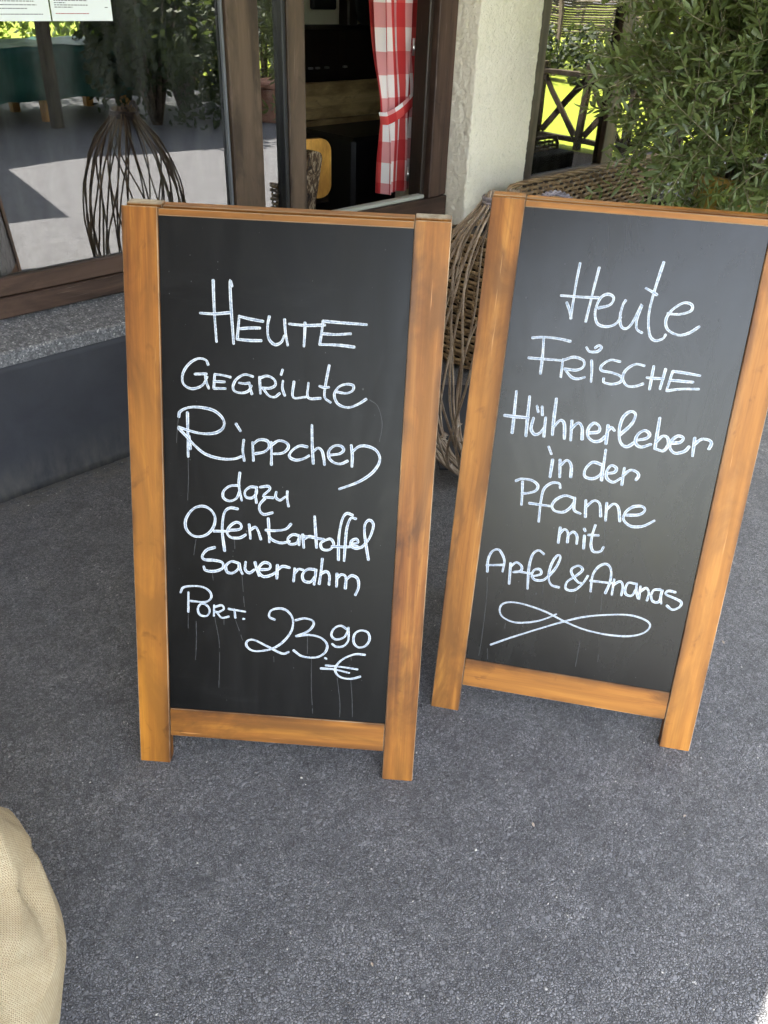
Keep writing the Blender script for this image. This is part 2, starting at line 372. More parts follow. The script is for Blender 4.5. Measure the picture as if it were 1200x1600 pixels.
WORDS = [
  ('Heute', 1, 6.25, [[(174, 1072), (176, 1012), (180, 956)], [(211, 1063), (207, 1072), (209, 1022), (214, 954)], [(148, 1009), (175, 1009), (206, 1013)], [(225, 1008), (223, 985), (221, 963)], [(225, 1007), (247, 1003), (272, 1000)], [(224, 983), (245, 986), (266, 987)], [(221, 963), (245, 962), (269, 963)], [(284, 1010), (281, 992), (283, 969), (295, 957), (308, 962), (314, 975)], [(314, 1006), (316, 983), (321, 957)], [(323, 998), (357, 997), (393, 1000)], [(354, 1002), (354, 981), (353, 957)], [(389, 1007), (387, 985), (384, 962)], [(389, 1007), (418, 1006), (474, 1005)], [(389, 983), (415, 983), (444, 986)], [(384, 962), (420, 963), (452, 961)]]),
  ('gegrillte', 1, 5.75, [[(163, 910), (158, 919), (143, 921), (125, 910), (112, 890), (112, 870), (126, 861), (141, 863), (153, 871), (161, 886)], [(136, 890), (147, 891), (160, 892)], [(157, 889), (159, 876), (164, 863)], [(176, 892), (174, 864)], [(176, 892), (192, 891), (208, 888)], [(174, 878), (196, 878)], [(174, 864), (198, 865)], [(253, 892), (236, 895), (220, 885), (213, 871), (216, 861), (230, 858), (244, 863), (250, 874)], [(225, 878), (236, 877), (246, 879)], [(246, 877), (248, 867), (251, 857)], [(266, 892), (267, 876), (268, 859)], [(267, 890), (281, 895), (295, 889), (298, 878), (287, 871), (271, 871)], [(273, 870), (285, 856), (297, 854), (307, 862)], [(312, 909), (309, 899)], [(313, 887), (312, 873), (317, 858)], [(335, 887), (334, 856), (360, 858)], [(364, 886), (364, 857), (389, 857)], [(404, 923), (398, 884), (397, 860), (409, 850)], [(386, 881), (395, 879), (405, 880)], [(419, 872), (439, 870), (452, 876), (453, 886), (440, 888), (425, 882), (416, 866), (424, 848), (444, 842), (463, 849), (480, 861)]]),
  ('Rippchen', 1, 6.5, [[(120, 812), (120, 768), (120, 721)], [(122, 764), (125, 737)], [(102, 802), (105, 813), (122, 822), (146, 824), (174, 819), (192, 804), (194, 788), (182, 776), (162, 771), (137, 772), (101, 781)], [(101, 779), (117, 763), (133, 746), (155, 729), (186, 721), (214, 722), (230, 728)], [(219, 795), (228, 781)], [(235, 763), (233, 742), (236, 720)], [(253, 759), (255, 721)], [(254, 755), (266, 765), (283, 764), (287, 752), (277, 741), (259, 736)], [(291, 762), (292, 738), (292, 715)], [(293, 757), (307, 766), (323, 762), (326, 752), (315, 741), (297, 738)], [(365, 757), (349, 758), (333, 746), (329, 734), (342, 728), (358, 732), (369, 739)], [(373, 802), (375, 759), (378, 723)], [(377, 748), (387, 756), (395, 750), (399, 736), (401, 722)], [(412, 743), (431, 747), (439, 755), (433, 763), (419, 762), (409, 751), (410, 737), (420, 728), (434, 726), (448, 733)], [(454, 766), (457, 744), (457, 722)], [(455, 751), (471, 765), (491, 765), (507, 756), (513, 738), (501, 714), (474, 692), (433, 673)]]),
  ('dazu', 1, 6.25, [[(226, 667), (206, 664), (193, 652), (193, 638), (206, 632), (220, 639), (227, 655)], [(227, 694), (225, 667), (231, 635)], [(263, 665), (249, 665), (238, 655), (240, 643), (253, 642), (262, 653), (262, 663)], [(262, 665), (260, 649), (262, 632)], [(269, 666), (286, 669), (289, 662), (276, 647), (297, 645)], [(280, 643), (269, 629), (269, 616), (278, 608), (296, 613)], [(303, 658), (302, 647), (311, 641), (322, 649)], [(326, 661), (326, 645), (329, 629)]]),
  ('Ofenkartoffel', 1, 6.5, [[(146, 617), (127, 608), (113, 586), (114, 564), (130, 550), (153, 553), (170, 570), (175, 594), (164, 612), (146, 617)], [(223, 616), (206, 617), (194, 604), (190, 567), (195, 522)], [(172, 564), (204, 566)], [(204, 568), (227, 572), (230, 582), (220, 587), (207, 578), (200, 564), (208, 553), (227, 553), (240, 561)], [(247, 584), (250, 553)], [(249, 572), (260, 579), (266, 571), (272, 553)], [(287, 600), (289, 574), (290, 548)], [(335, 591), (324, 579), (301, 574), (282, 574)], [(287, 570), (294, 555), (314, 548), (333, 553)], [(352, 567), (339, 568), (329, 558), (333, 547), (348, 550), (353, 562)], [(353, 567), (353, 546)], [(360, 570), (363, 541)], [(362, 560), (374, 567), (384, 566)], [(384, 611), (387, 577), (390, 543)], [(360, 567), (405, 562)], [(413, 563), (399, 554), (402, 541), (416, 540), (426, 551), (421, 563), (413, 563)], [(463, 619), (450, 622), (441, 606), (436, 567), (437, 519)], [(422, 548), (451, 549), (476, 552)], [(470, 612), (459, 612), (452, 590), (450, 555), (449, 518)], [(461, 556), (476, 560), (473, 568), (463, 563), (462, 552), (472, 547), (485, 551)], [(485, 551), (500, 572), (507, 600), (499, 611), (490, 603), (489, 584), (494, 554), (500, 524)]]),
  ('Sauerrahm', 1, 7.0, [[(174, 528), (157, 521), (147, 507), (152, 499), (172, 499), (190, 495), (190, 482), (172, 474), (154, 475), (150, 483)], [(225, 496), (210, 499), (198, 489), (200, 475), (212, 473), (224, 483), (226, 494)], [(226, 496), (228, 484), (233, 473)], [(240, 500), (239, 483), (248, 476), (259, 484)], [(260, 501), (264, 485), (269, 471)], [(271, 485), (290, 488), (292, 498), (281, 502), (271, 494), (268, 481), (278, 470), (294, 474), (304, 481)], [(308, 498), (307, 468)], [(308, 487), (319, 496), (334, 494)], [(345, 493), (343, 464)], [(345, 483), (353, 492), (363, 491)], [(387, 494), (372, 493), (362, 481), (365, 467), (379, 465), (388, 477)], [(390, 494), (389, 476), (387, 460)], [(403, 519), (401, 490), (398, 462)], [(400, 485), (412, 491), (419, 483), (419, 462)], [(435, 488), (435, 459)], [(435, 478), (445, 487), (454, 481), (454, 456)], [(454, 475), (466, 486), (479, 480), (482, 461), (476, 443)]]),
  ('Port.', 1, 5.25, [[(116, 422), (115, 376)], [(99, 420), (105, 432), (125, 437), (148, 436), (163, 426), (165, 412), (152, 402), (120, 402)], [(143, 397), (136, 385), (141, 371), (156, 370), (162, 384), (154, 396), (143, 397)], [(172, 396), (171, 371)], [(173, 392), (188, 397), (193, 389), (182, 381), (173, 381)], [(178, 380), (188, 368), (204, 372)], [(216, 390), (218, 370)], [(203, 390), (221, 388), (240, 386)], [(235, 369), (238, 369)]]),
  ('23.90', 1, 5.5, [[(304, 372), (292, 378), (295, 392), (312, 399), (330, 395), (343, 377), (341, 349), (322, 320), (297, 302), (262, 294), (245, 302), (243, 315), (258, 321), (288, 308), (321, 293), (336, 298)], [(349, 374), (368, 380), (386, 376), (388, 365), (376, 350), (351, 337)], [(351, 337), (378, 342), (404, 338), (419, 323), (416, 304), (397, 290), (366, 290), (346, 303)], [(416, 290), (419, 288)], [(463, 360), (448, 369), (433, 361), (428, 345), (438, 336), (455, 342), (464, 359)], [(464, 366), (465, 336), (454, 321), (439, 319), (430, 325)], [(490, 361), (478, 351), (477, 332), (488, 321), (503, 326), (511, 342), (506, 358), (490, 361)]]),
  ('€', 1, 5.25, [[(503, 304), (482, 304), (459, 293), (442, 275), (440, 258), (452, 246), (474, 244), (495, 251)], [(418, 272), (453, 271), (488, 268)], [(407, 264), (436, 264), (470, 258)]]),
  ('Heute', 2, 6.5, [[(198, 1084), (196, 1034), (196, 971)], [(183, 1003), (191, 988), (197, 972)], [(238, 1079), (233, 1029), (228, 968)], [(169, 1016), (209, 1017), (247, 1019)], [(249, 998), (272, 1007), (277, 1022), (264, 1028), (250, 1018), (244, 991), (252, 967), (271, 962), (289, 969), (298, 984)], [(302, 1019), (298, 1009), (296, 987), (301, 967), (312, 962), (323, 975), (336, 1014), (331, 984), (334, 964), (346, 957)], [(364, 1101), (356, 1045), (353, 997), (361, 957), (374, 944), (389, 949), (394, 958)], [(338, 1047), (350, 1042), (362, 1036)], [(390, 1001), (415, 1002), (435, 1011), (434, 1023), (417, 1025), (397, 1008), (389, 988), (396, 969), (419, 960), (439, 966), (457, 981)]]),
  ('frische', 2, 6.5, [[(122, 923), (146, 927), (178, 927), (203, 924)], [(146, 927), (149, 887), (150, 849)], [(120, 880), (153, 881), (189, 882)], [(193, 885), (194, 847)], [(194, 883), (215, 892), (236, 887), (238, 874), (224, 865), (199, 865)], [(201, 863), (217, 849), (231, 847), (244, 852)], [(253, 889), (257, 867), (259, 844)], [(238, 915), (246, 907), (262, 909), (269, 918), (263, 922), (256, 916)], [(312, 893), (291, 894), (275, 880), (278, 870), (300, 868), (319, 862), (320, 851), (304, 844), (286, 846), (284, 854)], [(363, 890), (344, 891), (327, 877), (323, 859), (335, 844), (352, 845), (367, 852)], [(382, 891), (382, 842)], [(407, 888), (403, 845)], [(372, 866), (388, 866), (407, 868)], [(422, 885), (417, 843)], [(422, 885), (450, 884), (478, 882)], [(419, 866), (467, 867)], [(417, 843), (446, 850), (481, 854)]]),
  ('Hühnerleber', 2, 7.8, [[(104, 805), (106, 751), (107, 712)], [(134, 797), (136, 750), (138, 709)], [(85, 749), (111, 749), (138, 750)], [(149, 751), (147, 727), (156, 715), (167, 719), (176, 733)], [(175, 755), (177, 713)], [(153, 778), (157, 766)], [(164, 778), (167, 760)], [(192, 799), (193, 752), (195, 719)], [(195, 737), (207, 753), (217, 746), (222, 714)], [(232, 755), (236, 712)], [(233, 737), (246, 752), (256, 743), (260, 717)], [(272, 733), (292, 738), (292, 750), (280, 756), (270, 743), (271, 726), (284, 716), (299, 719), (309, 731)], [(310, 755), (312, 714)], [(311, 742), (317, 751), (325, 745)], [(337, 736), (358, 763), (363, 785), (351, 790), (338, 775), (335, 746), (342, 721), (357, 713), (374, 727)], [(376, 730), (395, 737), (399, 747), (387, 753), (375, 742), (373, 725), (386, 716), (406, 725)], [(414, 784), (415, 747), (416, 716)], [(415, 730), (426, 745), (437, 744), (442, 729), (434, 714), (418, 716)], [(447, 733), (465, 737), (470, 747), (458, 750), (447, 738), (446, 723), (459, 712), (478, 719), (485, 730)], [(493, 750), (496, 711)], [(494, 735), (507, 749), (523, 749), (529, 742), (526, 730)]]),
  ('in der', 2, 7.54, [[(191, 691), (199, 676)], [(204, 663), (204, 623)], [(220, 665), (225, 626)], [(222, 652), (235, 666), (246, 655), (249, 629)], [(311, 666), (291, 669), (278, 652), (279, 635), (297, 632), (312, 644), (313, 666)], [(314, 700), (315, 667), (316, 631)], [(326, 648), (341, 653), (343, 663), (331, 667), (324, 652), (327, 637), (342, 630), (356, 641)], [(360, 665), (361, 627)], [(360, 648), (373, 662), (387, 660), (393, 652), (389, 642)]]),
  ('Pfanne', 2, 7.02, [[(145, 604), (148, 578), (150, 550)], [(130, 604), (142, 610), (165, 610), (180, 600), (177, 587), (160, 579), (147, 577)], [(230, 601), (226, 611), (210, 610), (195, 594), (192, 565), (194, 516)], [(167, 556), (196, 556), (217, 556)], [(263, 582), (243, 585), (225, 573), (218, 557), (227, 546), (247, 547), (262, 564), (266, 581)], [(265, 583), (268, 555), (283, 548)], [(290, 581), (295, 542)], [(293, 566), (307, 582), (321, 577), (328, 548)], [(336, 581), (340, 540)], [(338, 566), (351, 581), (363, 573), (371, 543)], [(381, 559), (409, 564), (420, 576), (412, 584), (393, 580), (379, 564), (379, 547), (397, 535), (422, 539), (444, 555)]]),
  ('mit', 2, 6.76, [[(244, 509), (245, 472)], [(244, 493), (254, 506), (263, 498), (265, 476)], [(263, 492), (274, 503), (284, 494), (286, 476)], [(300, 498), (303, 467)], [(297, 514), (300, 509)], [(320, 526), (317, 502), (318, 477), (326, 463), (341, 466), (346, 477)], [(308, 501), (331, 503)]]),
  ('Apfel & Ananas', 2, 6.5, [[(94, 376), (92, 407), (99, 428), (112, 435), (123, 424), (130, 408), (129, 382)], [(90, 392), (130, 399)], [(145, 406), (148, 354)], [(147, 399), (158, 410), (171, 402), (170, 390), (154, 385)], [(217, 440), (204, 447), (192, 435), (188, 402), (192, 349)], [(169, 388), (196, 388)], [(197, 381), (217, 390), (214, 401), (202, 399), (197, 386), (205, 374), (224, 376), (234, 387)], [(234, 385), (249, 412), (255, 438), (247, 441), (238, 420), (235, 389), (244, 368), (263, 364)], [(323, 403), (314, 382), (298, 363), (279, 363), (279, 381), (297, 399), (309, 416), (298, 424), (285, 415), (286, 403), (302, 385), (310, 383)], [(335, 366), (333, 405), (343, 429), (359, 438), (371, 426), (374, 397), (368, 367)], [(330, 392), (353, 393), (379, 394)], [(382, 404), (383, 366)], [(383, 391), (395, 401), (403, 393), (404, 368)], [(429, 401), (415, 401), (410, 388), (413, 373), (427, 371), (433, 388)], [(433, 402), (435, 384), (442, 367)], [(442, 397), (444, 366)], [(444, 384), (455, 395), (463, 384), (462, 365)], [(487, 396), (473, 393), (469, 380), (474, 366), (487, 365), (491, 380)], [(491, 395), (490, 380), (494, 363)], [(520, 395), (504, 396), (500, 387), (518, 381), (536, 374), (535, 361), (521, 352), (507, 360)]]),
  ('flourish', 2, 4.68, [[(267, 296), (236, 276), (204, 264), (172, 259), (144, 268), (135, 285), (140, 301), (160, 309), (194, 308), (242, 298), (292, 280), (341, 268), (397, 265), (443, 271), (472, 286), (480, 306), (462, 318), (425, 322), (371, 312), (327, 299), (283, 279), (230, 251), (172, 219), (125, 191)]]),
]
DRIPS = [(1, [(120, 718), (120, 677), (117, 622)]), (1, [(101, 799), (98, 770), (96, 742)]), (1, [(486, 860), (504, 847), (514, 812), (510, 772)]), (1, [(134, 544), (128, 502)]), (1, [(168, 471), (171, 447)]), (1, [(232, 471), (238, 392)]), (1, [(132, 361), (132, 310), (129, 257)]), (1, [(115, 372), (114, 332)]), (1, [(173, 367), (183, 300), (181, 194)]), (1, [(218, 366), (236, 313)]), (1, [(303, 285), (304, 266)]), (1, [(376, 338), (377, 291)]), (1, [(386, 285), (388, 211), (393, 147)]), (1, [(444, 244), (452, 187), (453, 143)]), (1, [(474, 244), (479, 194), (482, 145)]), (1, [(472, 299), (474, 285)]), (1, [(193, 364), (193, 347)]), (1, [(216, 548), (217, 521)]), (2, [(95, 372), (101, 300), (102, 193), (100, 149)]), (2, [(226, 372), (229, 327)]), (2, [(339, 539), (350, 453)]), (2, [(335, 363), (336, 340)]), (2, [(362, 365), (366, 314)]), (2, [(304, 355), (306, 324)]), (2, [(153, 253), (153, 235)]), (2, [(331, 240), (331, 165)]), (2, [(335, 624), (339, 591)]), (2, [(119, 180), (123, 148)]), (2, [(378, 211), (380, 185)])]
# ------------------------------------------------------------------ setting
WALL = 2.52; FR = 2.63; GL = 2.66
def sheet(name, pts, z, mat, kind='structure'):
    return tag(link_mesh(name, [(x, y, z) for x, y in pts], [tuple(range(len(pts)))], mat), kind=kind)
sheet('asphalt_ground', [(-80, -80), (120, -80), (120, 80), (-80, 80)], 0, M['asphalt'])
sheet('lawn', [(8.42, -9.5), (9.2, -60), (100, -60), (100, 2.3), (8.42, 2.3)], .008, M['lawn'])
sheet('fence_shade_sheet', [(7.0, -1.9), (8.416, -1.9), (8.416, 2.3), (7.0, 2.3)], .004, M['soil'])  # shade on the ground before the fence, put in as a dark sheet
sheet('meadow', [(-60, -60), (9.196, -60), (9.196, -9.6), (-60, -10.2)], .006, M['lawn'])

# ------------------------------------------------------------------ building
B = thing('restaurant_building', 'pale restaurant front with anthracite base and dark brown window frames behind the boards', 'building', (3.2, WALL, 0))
def bl(*a): return Matrix.Translation((-3.2, -WALL, 0)) @ a[0] if a else Matrix.Translation((-3.2, -WALL, 0))
class Shift:                                     # builds children given in world coordinates under a thing that stands at `off`
    def __init__(s, parent, off): s.p = parent; s.o = Vector(off)
    def box(s, name, p0, p1, mat, **k):
        sub = k.pop('sub', None); o = box(name, Vector(p0) - s.o, Vector(p1) - s.o, mat, sub or s.p, **k); return o
b = Shift(B, (3.2, WALL, 0))
# painted base, with uneven foot line
def grid_wall(name, x0, x1, z0, z1, y, mat, parent, off, step=.02, amp=.002, depth=.10, seed=0, y1=None, fr=40):
    """closed slab whose front face (-y) and two ends are a fine grid pushed in and out by noise"""
    nx = max(2, int((x1 - x0) / step)); nz = max(2, int((z1 - z0) / step)); ny = max(2, int(depth / step))
    V = []; F = []
    ring = [(x0, y + depth - depth * j / ny) for j in range(ny)] + [(x0 + (x1 - x0) * i / nx, y) for i in range(nx)] + [(x1, y + depth * j / ny) for j in range(ny + 1)]
    for k in range(nz + 1):
        z = z0 + (z1 - z0) * k / nz
        for (x, yy) in ring:
            q = Vector((x * fr + seed, yy * fr, z * fr)); d = noise.noise(q) * amp + noise.noise(q * .31) * amp * .8
            e = noise.noise(q + Vector((50, 9, 3))) * amp
            px = x + (e if yy > y + .001 else 0); V.append((px - off[0], yy + d - off[1], z - off[2]))
    m = len(ring)
    for k in range(nz):
        for i in range(m - 1):
            a = k * m + i; F.append((a, a + 1, a + 1 + m, a + m))
    F.append(tuple(nz * m + i for i in range(m))); F.append(tuple(reversed(range(m))))
    return link_mesh(name, V, F, mat, parent, smooth=True)
O3 = (3.2, WALL, 0)
grid_wall('base_wall', -3.0, 3.12, 0, .466, WALL, M['anthracite'], B, O3, .03, .0014, .3, 3, fr=14)
grid_wall('base_wall', 3.124, 3.583, 0, .545, WALL - .002, M['anthracite'], B, O3, .02, .0014, .32, 5, fr=14)
grid_wall('base_wall', 3.587, 9.0, 0, .466, WALL, M['anthracite'], B, O3, .05, .0014, .3, 8, fr=14)
grid_wall('plaster_pier', 3.135, 3.577, .5455, 2.75, WALL + .002, M['plaster'], B, O3, .009, .0032, .45, 11, fr=70)
b.box('plaster_wall', (-3, WALL + .1, 2.2), (3.13, WALL + .4, 2.75), M['plaster'])
b.box('plaster_wall', (3.58, WALL + .1, 2.2), (9, WALL + .4, 2.75), M['plaster'])
b.box('plaster_wall', (-3.6, WALL, .0), (-3.003, WALL + .4, 2.75), M['plaster'])
b.box('plaster_wall', (9.003, WALL, .0), (13, WALL + .4, 2.75), M['plaster'])
def sill(x0, x1):
    V = [(x, y, z) for x in (x0, x1) for (y, z) in ((2.497, .468), (2.497, .507), (2.503, .513), (2.66, .562), (2.66, .468))]
    F = [(0, 1, 2, 3, 4), (9, 8, 7, 6, 5)] + [(i, i + 5, (i + 1) % 5 + 5, (i + 1) % 5) for i in range(5)]
    V = [(x - 3.2, y - WALL, z) for x, y, z in V]
    link_mesh('window_sill', V, F, M['sill'], B)
sill(-3, 3.125); sill(3.586, 9)

def frame_bar(name, x0, x1, z0, z1, win, y0=FR, y1=2.70, mat=None, axis=None):
    return b.box(name, (x0, y0, z0), (x1, y1, z1), mat or M['frame'], sub=win, bev=.004, axis=axis or ('x' if x1 - x0 > z1 - z0 else 'z'))
def pane(x0, x1, z0, z1, win, y=GL): return b.box('glass_pane', (x0, y, z0), (x1, y + .006, z1), M['glass'], sub=win, bev=0)
def window():
    w = bpy.data.objects.new('window', None); COL.objects.link(w); w.parent = B; return w
W1 = window(); W1['label'] = 'large fixed window left of the brown post'
frame_bar('frame_rail', -3, 1.912, .566, .632, W1); frame_bar('frame_rail', -3, 1.912, .634, .690, W1, FR + .006)
frame_bar('frame_rail', -3, 1.912, 2.12, 2.2, W1)
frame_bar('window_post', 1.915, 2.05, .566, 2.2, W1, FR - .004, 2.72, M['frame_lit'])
frame_bar('window_post', .0, .12, .692, 2.118, W1)
pane(.122, 1.912, .691, 2.119, W1); pane(-2.99, -.002, .691, 2.119, W1)
frame_bar('glazing_seal', 1.904, 1.913, .692, 2.118, W1, FR + .012, FR + .03, M['seal'])
W2 = window(); W2['label'] = 'opened window with a narrow fixed pane and a sash swung inwards'
frame_bar('frame_rail', 2.052, 3.13, .566, .676, W2); frame_bar('frame_rail', 2.052, 3.13, 2.12, 2.2, W2)
pane(2.053, 2.158, .678, 2.118, W2)
frame_bar('glazing_seal', 2.158, 2.176, .678, 2.118, W2, FR + .002, FR + .05, M['rubber'])
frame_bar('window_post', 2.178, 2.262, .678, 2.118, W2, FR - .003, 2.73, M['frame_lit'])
frame_bar('sill_strip', 2.264, 2.985, .677, .694, W2, FR + .012, FR + .05, M['alu'])
frame_bar('window_post', 3.002, 3.082, .678, 2.118, W2, FR, 2.74)
frame_bar('window_post', 3.084, 3.134, .678, 2.118, W2, FR + .012, 2.74)
frame_bar('window_post', 2.975, 3.0, .678, 2.118, W2, FR + .03, 2.74, M['darkwood'])
# sash swung inwards
b.box('sash_stile', (3.16, 2.76, .70), (3.22, 2.81, 2.10), M['darkwood'], sub=W2)
b.box('sash_stile', (3.75, 2.76, .70), (3.81, 2.81, 2.10), M['darkwood'], sub=W2)
b.box('sash_rail', (3.222, 2.762, .70), (3.748, 2.808, .78), M['darkwood'], sub=W2, axis='x')
b.box('sash_rail', (3.222, 2.762, 2.02), (3.748, 2.808, 2.10), M['darkwood'], sub=W2, axis='x')
b.box('glass_pane', (3.222, 2.782, .782), (3.748, 2.788, 2.018), M['glass'], sub=W2, bev=0)
for z in (.74, 1.25): 
    h = tube('hinge', [(2.962 - 3.2, 2.735 - WALL, z + a) for a in (0, .02, .021, .04, .041, .065)], [.006, .006, .0075, .0075, .006, .006], M['metal'], W2, 8)
W3 = window(); W3['label'] = 'right window behind the olive bush'
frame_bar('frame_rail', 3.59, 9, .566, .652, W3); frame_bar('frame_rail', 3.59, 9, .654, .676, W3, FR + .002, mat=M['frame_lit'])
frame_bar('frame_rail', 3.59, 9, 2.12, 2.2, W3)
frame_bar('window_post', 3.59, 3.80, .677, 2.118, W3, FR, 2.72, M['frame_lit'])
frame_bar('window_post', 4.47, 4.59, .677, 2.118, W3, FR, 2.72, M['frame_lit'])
frame_bar('window_post', 5.9, 6.0, .677, 2.118, W3)
pane(3.802, 4.468, .677, 2.119, W3); pane(4.592, 5.898, .677, 2.119, W3); pane(6.002, 8.99, .677, 2.119, W3)
# room behind
b.box('room_floor', (-3, 2.83, .0), (9, 6, .02), M['palewood'], bev=0, axis='x')
b.box('room_ceiling', (-3, 2.93, 2.45), (9, 6, 2.5), M['cream'], bev=0, axis='x')
b.box('room_wall', (-3, 5.0, .021), (9, 5.1, 2.449), M['cream'], bev=0)
b.box('room_wall', (-3.0, 2.93, .021), (-2.9, 4.99, 2.449), M['cream'], bev=0)
b.box('room_wall', (8.9, 2.93, .021), (9.0, 4.99, 2.449), M['cream'], bev=0)
b.box('room_wall', (6.2, 2.93, .021), (6.3, 4.99, 2.449), M['darkwood'], bev=0)  # added dark partition, blocks the sunlit far end of the room
b.box('roof', (-3.8, WALL + .02, 2.752), (13, 8, 3.2), M['roofpanel'], axis='x')
# added roof out of view, its outline shaped to shade the boards
SHIFT = Vector((.2995 * .5095 * 2.5, .954 * .5095 * 2.5))        # how far the sun throws the edge of a roof 2.5 m up
V = [(-.30, -.178), (1.1052, .008), (2.7, .62), (3.5, .98), (4.7, .9), (5.3, -.5), (8.5, -.7)]
V = [(x - SHIFT.x, y - SHIFT.y) for x, y in V] + [(8.1, 2.50), (-2.3, 2.50), (-2.3, -1.50)]
def add_shade_roof():
    n = len(V); P = [(x - 3.2, y - WALL, 2.5) for x, y in V] + [(x - 3.2, y - WALL, 2.56) for x, y in V]
    F = [tuple(reversed(range(n))), tuple(range(n, 2 * n))] + [(i, (i + 1) % n, (i + 1) % n + n, i + n) for i in range(n)]
    link_mesh('added_shade_roof', P, F, M['roofpanel'], B)
add_shade_roof()

# ------------------------------------------------------------------ interior things
t = thing('wall_bench', 'pale wooden bench back seen inside the room through the open window', 'bench', (3.9, 4.1, .02))
for k in range(2):
    box('bench_back_plank', (-1.1, -.02, .58 + k * .2), (1.1, .02, .775 + k * .2), M['palewood'], t, axis='x')
box('bench_seat', (-1.1, -.45, .42), (1.1, -.03, .46), M['darkwood'], t, axis='x')
for x in (-1.0, 1.0): box('leg', (x - .03, -.4, 0), (x + .03, -.06, .419), M['darkwood'], t)
t = thing('sideboard', 'dark sideboard with small steel fittings behind the pale bench', 'sideboard', (4.2, 4.75, .02))
box('cabinet_body', (-1.5, -.24, 0), (1.5, .24, 1.22), M['darkwood'], t)
for x in (-.30, -.24, -.16, .0): box('steel_fitting', (x, -.26, 1.0), (x + .03, -.241, 1.012), M['metal'], t, bev=.001)
box('cabinet_door', (-1.45, -.262, .05), (-.4, -.242, .95), M['darkwood'], t)
t = tag(box('black_table', (3.3, 3.45, .02), (4.4, 3.9, .80), M['black'], bev=.02), 'black covered table in front of the pale bench inside the room', 'table')
t = tag(lathe('hanging_pan', [(.02, 0), (.13, .004), (.15, .02), (.155, .05), (.12, .052), (.02, .03)], M['rubber'], mtx=Matrix.Translation((4.82, 4.93, 1.38)) @ Matrix.Rotation(R(90), 4, 'X')), 'round dark pan hanging on the cream wall beside the curtain', 'pan')
t = tag(box('dark_wall_frame', (4.33, 4.94, 1.33), (4.55, 4.985, 1.75), M['rubber'], bev=.01), 'dark picture frame on the cream wall, left of the round pan', 'picture')
t = tag(box('timber_post', (4.60, 4.88, 1.23), (4.70, 4.985, 2.44), M['darkwood'], bev=.01), 'dark timber upright on the cream wall between frame and pan', 'post')
t = thing('wooden_chair', 'orange wooden chair with rounded back standing just inside the open window', 'chair', (2.755, 3.27, .02), R(-12))
def rounded_panel(w, z0, z1, th, r=.06, n=6):
    P = []
    for (cx, cz, a0) in ((w / 2 - r, z0 + r, -90), (w / 2 - r, z1 - r, 0), (-w / 2 + r, z1 - r, 90), (-w / 2 + r, z0 + r, 180)):
        for k in range(n + 1):
            a = R(a0 + 90 * k / n); P.append((cx + r * math.cos(a), cz + r * math.sin(a)))
    m = len(P); V = [(x, -th / 2, z) for x, z in P] + [(x, th / 2, z) for x, z in P]
    F = [tuple(range(m)), tuple(reversed(range(m, 2 * m)))] + [(i, i + m, (i + 1) % m + m, (i + 1) % m) for i in range(m)]
    return V, F
Vp, Fp = rounded_panel(.36, .57, .845, .025)
link_mesh('backrest', Vp, Fp, M['orangewood'], t)
box('seat', (-.2, .02, .42), (.2, .42, .45), M['orangewood'], t)
for x in (-.16, .16):
    for y in (.04, .38): box('leg', (x - .018, y - .018, 0), (x + .018, y + .018, .419), M['orangewood'], t)
box('back_post', (-.03, .0, .45), (.03, .012, .57), M['orangewood'], t)
V2, F2 = rounded_panel(.085, .50, .81, .05, .03)
o = tag(link_mesh('patterned_cushion', V2, F2, M['cushion'], None, Matrix.Translation((2.625, 3.20, .03)) @ Matrix.Rotation(R(12), 4, 'Y')), 'brown patterned cushion leaning on the orange chair back', 'cushion')

